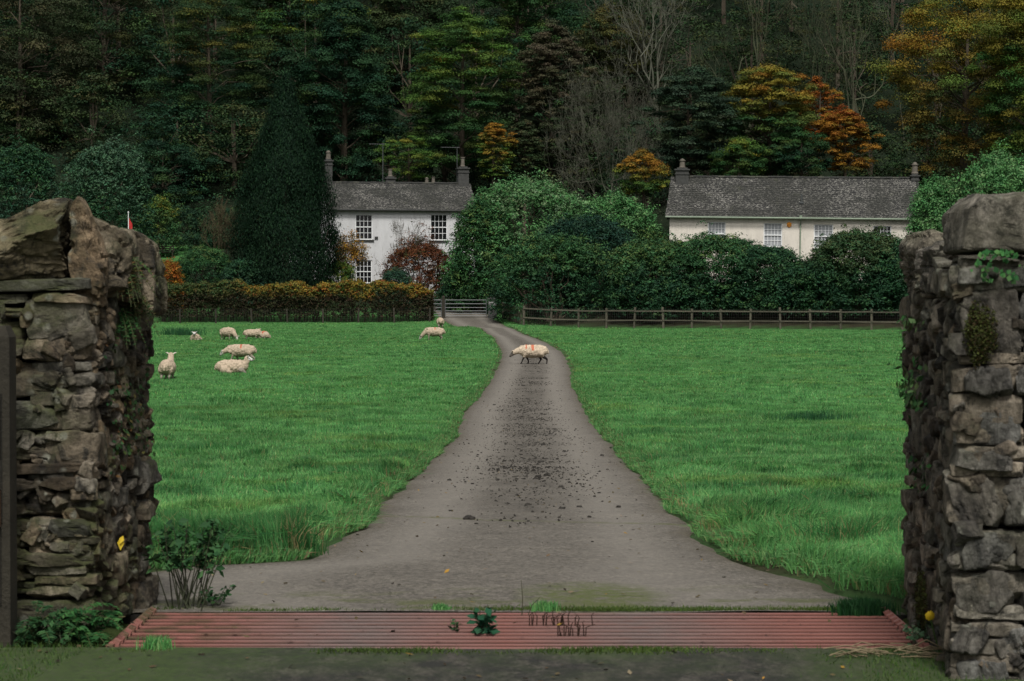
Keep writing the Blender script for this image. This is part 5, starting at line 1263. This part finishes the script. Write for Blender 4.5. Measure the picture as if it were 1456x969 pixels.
# ------------------------------------------------------------------ mud, leaves
def lumps(name, label, cat, pts, r, mat, flat=.5, tone=None, seg=7):
    m = MB()
    for (x, y), rr in zip(pts, r):
        v, tr, qd = ball((0, 0, 0), (1, 1, 1), seg, 4); v = v * (1 + .35 * rng.normal(size=(len(v), 1)) * .6) * np.array([rr * rng.uniform(.7, 1.5), rr * rng.uniform(.7, 1.5), rr * flat])
        c = (1, 1, 1) if tone is None else tone(); z = float(zt(x, y)) + .006; n0 = m.n
        m.add(v + np.array([x, y, z]), tr, c); m.f.append(np.array(qd) + n0); m.c.append(np.tile(np.asarray(c, float), (len(qd), 1)))
    o = m.obj(name, mat, smooth=False); return tag(o, label, cat, kind='stuff')
y = 16.5 * np.exp(rng.random(11000) ** .66 * math.log(105 / 16.5)); cx = (road_l(y) + road_r(y)) / 2; w = (road_r(y) - road_l(y))
x = cx + .02 + rng.normal(size=len(y)) * .15 * np.minimum(w, 2.8)
k = n2(x, y, 1.2, 31) + .25 + .5 * sm(18, 24, y) * (y < 60) > rng.random(len(y)) * .9; k &= rng.random(len(x)) < .22 + .78 * sm(17, 34, y); x, y = x[k], y[k]
lumps('mud_clods', 'dark clods of mud and dung scattered down the middle of the drive', 'mud', list(zip(x, y)), rng.gamma(1.3, .0032, len(x)) + .003, M_MUD, .8)
g = G(668, 740); m = MB()
for k in range(7):
    v, tr, qd = ball((0, 0, 0), (1, 1, 1), 9, 6); v = v * (1 + .12 * rng.normal(size=(len(v), 1))) * rng.uniform(.014, .026) * np.array([1.2, 1, .8]) + np.array([rng.normal() * .018, rng.normal() * .015, .014 + .008 * (k % 2)])
    n0 = m.n; m.add(v, tr); m.f.append(np.array(qd) + n0); m.c.append(np.ones((len(qd), 3)))
o = m.obj('dung_heap', M_MUD, loc=g, smooth=True); tag(o, 'single dark dung heap lying on the left side of the drive', 'dung')
# fallen leaves
m = MB(); n = 620; y = 9.4 * np.exp(rng.random(n) ** 1.5 * math.log(60 / 9.4)); x = rng.uniform(np.maximum(road_l(y) + .05, -2.3), np.minimum(road_r(y) - .05, 2.2)); z = zt(x, y) + .012 + .02 * ((y > 10.8) & (y < 12.2)) * 1.6
add_leaves(m, np.stack([x, y, z], -1), np.array([0, 0, 1]) + rng.normal(size=(n, 3)) * .25, rng.uniform(.015, .045, n), pick([(4, (.10, .075, .04)), (2, (.03, .024, .017)), (2, (.20, .16, .10)), (1, (.26, .16, .03))], n), .6)
o = m.obj('fallen_leaves', M_LEAF); tag(o, 'small fallen leaves scattered over the drive and grid', 'leaves', kind='stuff')

# ------------------------------------------------------------------ plants by the piers and in the grid
def broad_plant(name, label, cat, loc, H, W, nst, cols, leaf=.05, lpl=9, lean=.3, r=.004, root_w=None, bare=.35):
    root = empty(name, loc, label, cat); sm_ = MB(); lm = MB()
    for k in range(nst):
        a = rng.uniform(0, 6.283); l = rng.uniform(.2, 1) * W; b0 = np.array([rng.normal() * (root_w or W * .15), rng.normal() * (root_w or W * .15), -.01])
        tp = b0 + np.array([math.cos(a) * l, math.sin(a) * l * .7, H * rng.uniform(.7, 1.0)]); md = (b0 + tp) / 2 + np.array([0, 0, H * .12 * lean])
        t = np.linspace(0, 1, 7)[:, None]; p = (1 - t) ** 2 * b0 + 2 * t * (1 - t) * md + t ** 2 * tp
        sm_.tube(p, np.linspace(r, r * .4, 7), 5, cap=False)
        tt = rng.uniform(bare, 1.02, lpl)[:, None]; q = (1 - tt) ** 2 * b0 + 2 * tt * (1 - tt) * md + tt ** 2 * tp
        dr = unit(rng.normal(size=(lpl, 3)) * np.array([1, 1, .35])); s_ = leaf * rng.uniform(.6, 1.3, lpl)
        add_leaves(lm, q + dr * s_[:, None] * .6, unit(rng.normal(size=(lpl, 3)) * .6 + np.array([0, -.3, 1])), s_, pick(cols, lpl), .62, dr, .12)
    sm_.obj('stems', simple(name + '_stem', (.035, .04, .02), .3, 5, .8, 0), root); lm.obj('leaves', M_LEAF, root); return root
NET = [(3, (.018, .055, .020)), (2, (.030, .080, .028)), (1, (.045, .10, .035))]
g = G(268, 866)
broad_plant('bramble_bush', 'dark leafy bramble on bare stems at the left end of the cattle grid', 'bramble', (g.x, g.y, 0), .46, .20, 26, NET, .05, 13, .4, .004, .05, .55)
broad_plant('nettle_plant', 'low trailing weed right of the bramble foot', 'weed', (g.x + .13, g.y + .05, 0), .12, .14, 14, NET, .03, 7, .6, .002)
g = G(686, 903); broad_plant('nettle_plant', 'dark green nettle growing up through the middle of the cattle grid', 'weed', (g.x, g.y, 0), .15, .045, 9, [(3, (.014, .06, .03)), (1, (.025, .085, .04))], .05, 8, .1, .003, .012, .15)
g = G(648, 900); broad_plant('nettle_plant', 'smaller nettle just left of the tall one in the grid', 'weed', (g.x, g.y, 0), .07, .03, 5, NET, .026, 6, .1, .002, .01, .2)
for (px, py, w, h, nn, lab) in [(800, 893, .16, .045, 20, 'row of short dead brown stalks standing in the cattle grid'), (812, 908, .07, .04, 14, 'small knot of dark dead stalks near the front edge of the grid')]:
    g = G(px, py); m = MB()
    for k in range(nn):
        xx = rng.uniform(-w, w); hh = h * rng.uniform(.4, 1.1); yy_ = rng.normal() * .02; m.tube([(xx, yy_, -.03), (xx + rng.normal() * .006, yy_, hh * .6), (xx + rng.normal() * .014, yy_, hh)], [.0032, .0024, .0015], 4, cap=False)
        if rng.random() < .6: v, tr, qd = ball((xx, yy_, hh * .8), (.006, .006, .012), 6, 4); m.add(v, tr)
    o = m.obj('dead_stalks', simple('dead_stem', (.035, .018, .012), .3, 5, .9, 0), loc=(g.x, g.y, .03)); tag(o, lab, 'dead stalks')
g = G(742, 885); m = MB(); m.tube([(0, 0, 0), (.004, 0, .08), (-.003, 0, .17)], [.003, .002, .0012], 4); m.tube([(.03, 0, 0), (.05, 0, .05), (.09, 0, .09)], [.002, .002, .001], 4)
o = m.obj('dry_weed', simple('thin_stem', (.05, .05, .025), .3, 5, .9, 0), loc=(g.x, g.y, .03)); tag(o, 'lone thin stem standing left of the dead stalks', 'stem')

def fern(name, label, cat, loc, L, nf, cols, facing=None, droop=.5, width=.3, spreadz=.5):
    root = empty(name, loc, label, cat); lm = MB(); sm_ = MB()
    for k in range(nf):
        a = rng.uniform(0, 6.283) if facing is None else facing + rng.normal() * .7
        l = L * rng.uniform(.6, 1.1); d = np.array([math.cos(a), math.sin(a), 0]); t = np.linspace(0, 1, 16)[:, None]
        p = d * l * t * .85 + np.array([0, 0, 1]) * l * (spreadz * t - droop * t ** 2 * 1.2); p = p + rng.normal(size=3) * np.array([.04, .02, .05]) * (L / .3)
        sm_.tube(p, np.linspace(.003, .001, 16), 3, cap=False)
        sd = np.cross(d, (0, 0, 1)); wv = np.sin(np.clip(t[1:] * .93 + .07, 0, 1) * math.pi) ** .7 * l * width * .5
        for q in (-1, 1):
            al = unit(sd * q + d * .35 + rng.normal(size=(15, 3)) * .1); c = p[1:] + al * wv * .5
            add_leaves(lm, c, unit(np.tile([0, -.2, 1.], (15, 1)) + rng.normal(size=(15, 3)) * .25), wv[:, 0] + .008, pick(cols, 15), .38, al, .1)
    sm_.obj('fronds', simple(name + '_rib', (.05, .06, .02), .3, 5, .8, 0), root); lm.obj('leaflets', M_LEAF, root); return root
FERN = [(3, (.020, .075, .022)), (2, (.035, .11, .03)), (1, (.05, .12, .035))]
PFERN = [(2, (.055, .08, .022)), (3, (.030, .065, .020)), (1, (.10, .085, .03)), (1, (.09, .05, .02))]
fern('fern', 'lush green fern spilling from the foot of the left pier towards the grid', 'fern', (lx(120, 11.0), 11.0, .03), .26, 30, FERN, None, .6, .35, .75)
fern('fern', 'dark fern at the foot of the left pier beside the timber post', 'fern', (lx(55, 10.95), 10.95, .02), .24, 26, NET, None, .6, .35, .7)
broad_plant('nettle_plant', 'leafy weeds under the left pier between the two ferns', 'weed', (lx(88, 10.98), 10.98, 0), .14, .2, 26, NET, .04, 7, .5, .002, .09, .1)
fern('wall_fern', 'olive and rust fern tuft hanging under the cope on the left pier', 'fern', (lx(168, 11.75), 11.70, lz(375, 11.7)), .20, 30, PFERN, -.9, .9, .28, .25)
fern('wall_fern', 'olive fern trailing midway down the flank of the left pier', 'fern', (lx(186, 11.95), 11.9, lz(420, 11.9)), .19, 24, PFERN, -.9, .9, .28, .2)
fern('wall_fern', 'bright green little fern on the left pier below the rusty tuft', 'fern', (lx(174, 11.75), 11.7, lz(452, 11.7)), .14, 12, FERN, -1.0, 1.0, .3, .1)
def ivy(name, label, loc, W, H, n, cols, leaf=.03, rz=0.0, cat='creeper', th=.03):
    lm = MB(); u = rng.normal(size=n) * .38; w = rng.random(n) * 1.0; dn = fbm(np.stack([u * 3, w * 4, np.full(n, loc[0] * 9)], -1), 2); k = dn > -.12; u, w = u[k], w[k]; n = len(u)
    c = np.stack([u * W, rng.uniform(-th, th * .5, n), -w * H], -1); ca, sa = math.cos(rz), math.sin(rz)
    c = c @ np.array([[ca, sa, 0], [-sa, ca, 0], [0, 0, 1]])
    nr = np.array([sa, -ca, .55]) + rng.normal(size=(n, 3)) * .45
    add_leaves(lm, c, nr, leaf * rng.uniform(.6, 1.3, n), pick(cols, n), .75, np.array([0, 0, -1.]) + rng.normal(size=(n, 3)) * .6)
    o = lm.obj(name, M_LEAF, loc=loc); return tag(o, label, cat)
SL = math.atan2(12.38 - 11.24, .135); SRz = math.atan2(9.9 - 12.25, 1.775 - 1.93)
ivy('wall_creeper', 'small leafed creeper straggling down the flank of the left pier', (lx(183, 11.8), 11.8, lz(470, 11.8)), .5, .7, 420, NET + PFERN, .028, SL)
ivy('wall_creeper', 'bright leafed creeper on the flank of the right pier below its back cope', (1.90, 11.5, lz(452, 11.4)), .75, .42, 480, [(2, (.035, .10, .03)), (2, (.07, .13, .045)), (1, (.10, .14, .06))], .036, SRz)
ivy('wall_creeper', 'lower sparse creeper on the right pier flank', (1.90, 11.2, lz(560, 11.3)), .7, .45, 200, FERN, .032, SRz)
ivy('wall_fern', 'green fern tuft under the big capstone of the right pier', (lx(1418, 9.85), 9.80, lz(357, 9.85)), .13, .13, 140, FERN, .026, 0, 'fern')
def moss_pad(label, loc, W, H, D, rz=0):
    m = MB(); n = 2600; d = unit(rng.normal(size=(n, 3))); d[:, 1] = -np.abs(d[:, 1])
    q = d * np.array([W, D, H]) * (1 + .55 * fbm(d * 2.6 + loc[2] * 9, 3))[:, None] * rng.uniform(.3, 1.05, (n, 1)) ** .6
    ca, sa = math.cos(rz), math.sin(rz); R3 = np.array([[ca, sa, 0], [-sa, ca, 0], [0, 0, 1]])
    add_leaves(m, q @ R3, d @ R3 + rng.normal(size=(n, 3)) * .5, rng.uniform(.008, .017, n), pick([(3, (.030, .036, .010)), (2, (.050, .060, .014)), (2, (.035, .024, .010))], n), .5)
    o = m.obj('moss_pad', M_LEAF, loc=loc); return tag(o, label, 'moss')
moss_pad('dark moss pad in the joint between big blocks of the right pier', (lx(1395, 9.85), 9.865, lz(475, 9.85)), .07, .14, .03)
moss_pad('long moss cushion at the foot of the right pier near the grid', (1.875, 11.0, .17), .16, .17, .035, SRz)
# yellow flower, yellow leaf, straw
fl = empty('yellow_flower', (lx(1324, 10.6), 10.6, 0), 'single yellow flower beside the foot of the right pier', 'flower')
m = MB(); hz = P(1324, 876, 10.6).z; m.tube([(.05, .02, -.01), (.02, 0, hz * .5), (0, 0, hz)], [.004, .003, .003], 5); m.obj('stalk', simple('flower_stalk', (.05, .10, .02), .2, 5, .7, 0), fl)
m = MB(); n = 34
for k in range(n):
    a = k * 2.4; t = .25 + .75 * k / n; d = np.array([math.cos(a) * t, -.35 - .3 * (1 - t), math.sin(a) * t]); add_leaves(m, np.array([[0, 0, hz]]) + d * .013, np.array([d + [0, -1, 0]]), np.array([.030]), (.75, .52, .02), .55, np.array([d]))
m.obj('petals', simple('yellow_petal', (.9, .9, .9), .05, 5, .6, 0), fl)
broad_plant('nettle_plant', 'pale leafed weeds around the yellow flower', 'weed', (lx(1318, 10.9), 10.9, 0), .13, .10, 18, [(2, (.06, .12, .06)), (1, (.10, .15, .09))], .035, 7, .4, .002, .04, .1)
m = MB(); add_leaves(m, np.array([[0, 0, 0.], [.004, -.003, .018]]), np.array([[.5, -1, .1], [.2, -1, .3]]), np.array([.064, .045]), (.50, .36, .03), .55, np.array([[.1, 0, 1.], [.4, 0, 1]]), .1)
o = m.obj('yellow_leaf', M_LEAF, loc=(lx(172, 11.45) + .01, 11.36, lz(772, 11.4))); tag(o, 'bright yellow leaf caught on the flank of the left pier', 'leaf')
m = MB(); g = G(1250, 935)
for k in range(32):
    a = rng.normal() * .25; l = rng.uniform(.08, .22); p = np.array([rng.uniform(-.18, .26), rng.normal() * .07, .006 + rng.random() * .03]); d = np.array([math.cos(a), math.sin(a) * .6, rng.normal() * .06]) * l
    m.tube([p - d / 2, p + rng.normal(size=3) * .01 + [0, 0, .008], p + d / 2], .0028, 4, cap=False)
o = m.obj('straw_wisps', simple('straw', (.17, .135, .08), .3, 9, .9, 0), loc=(g.x, g.y, 0)); tag(o, 'heap of dry straw stalks at the front right corner of the cattle grid', 'straw')
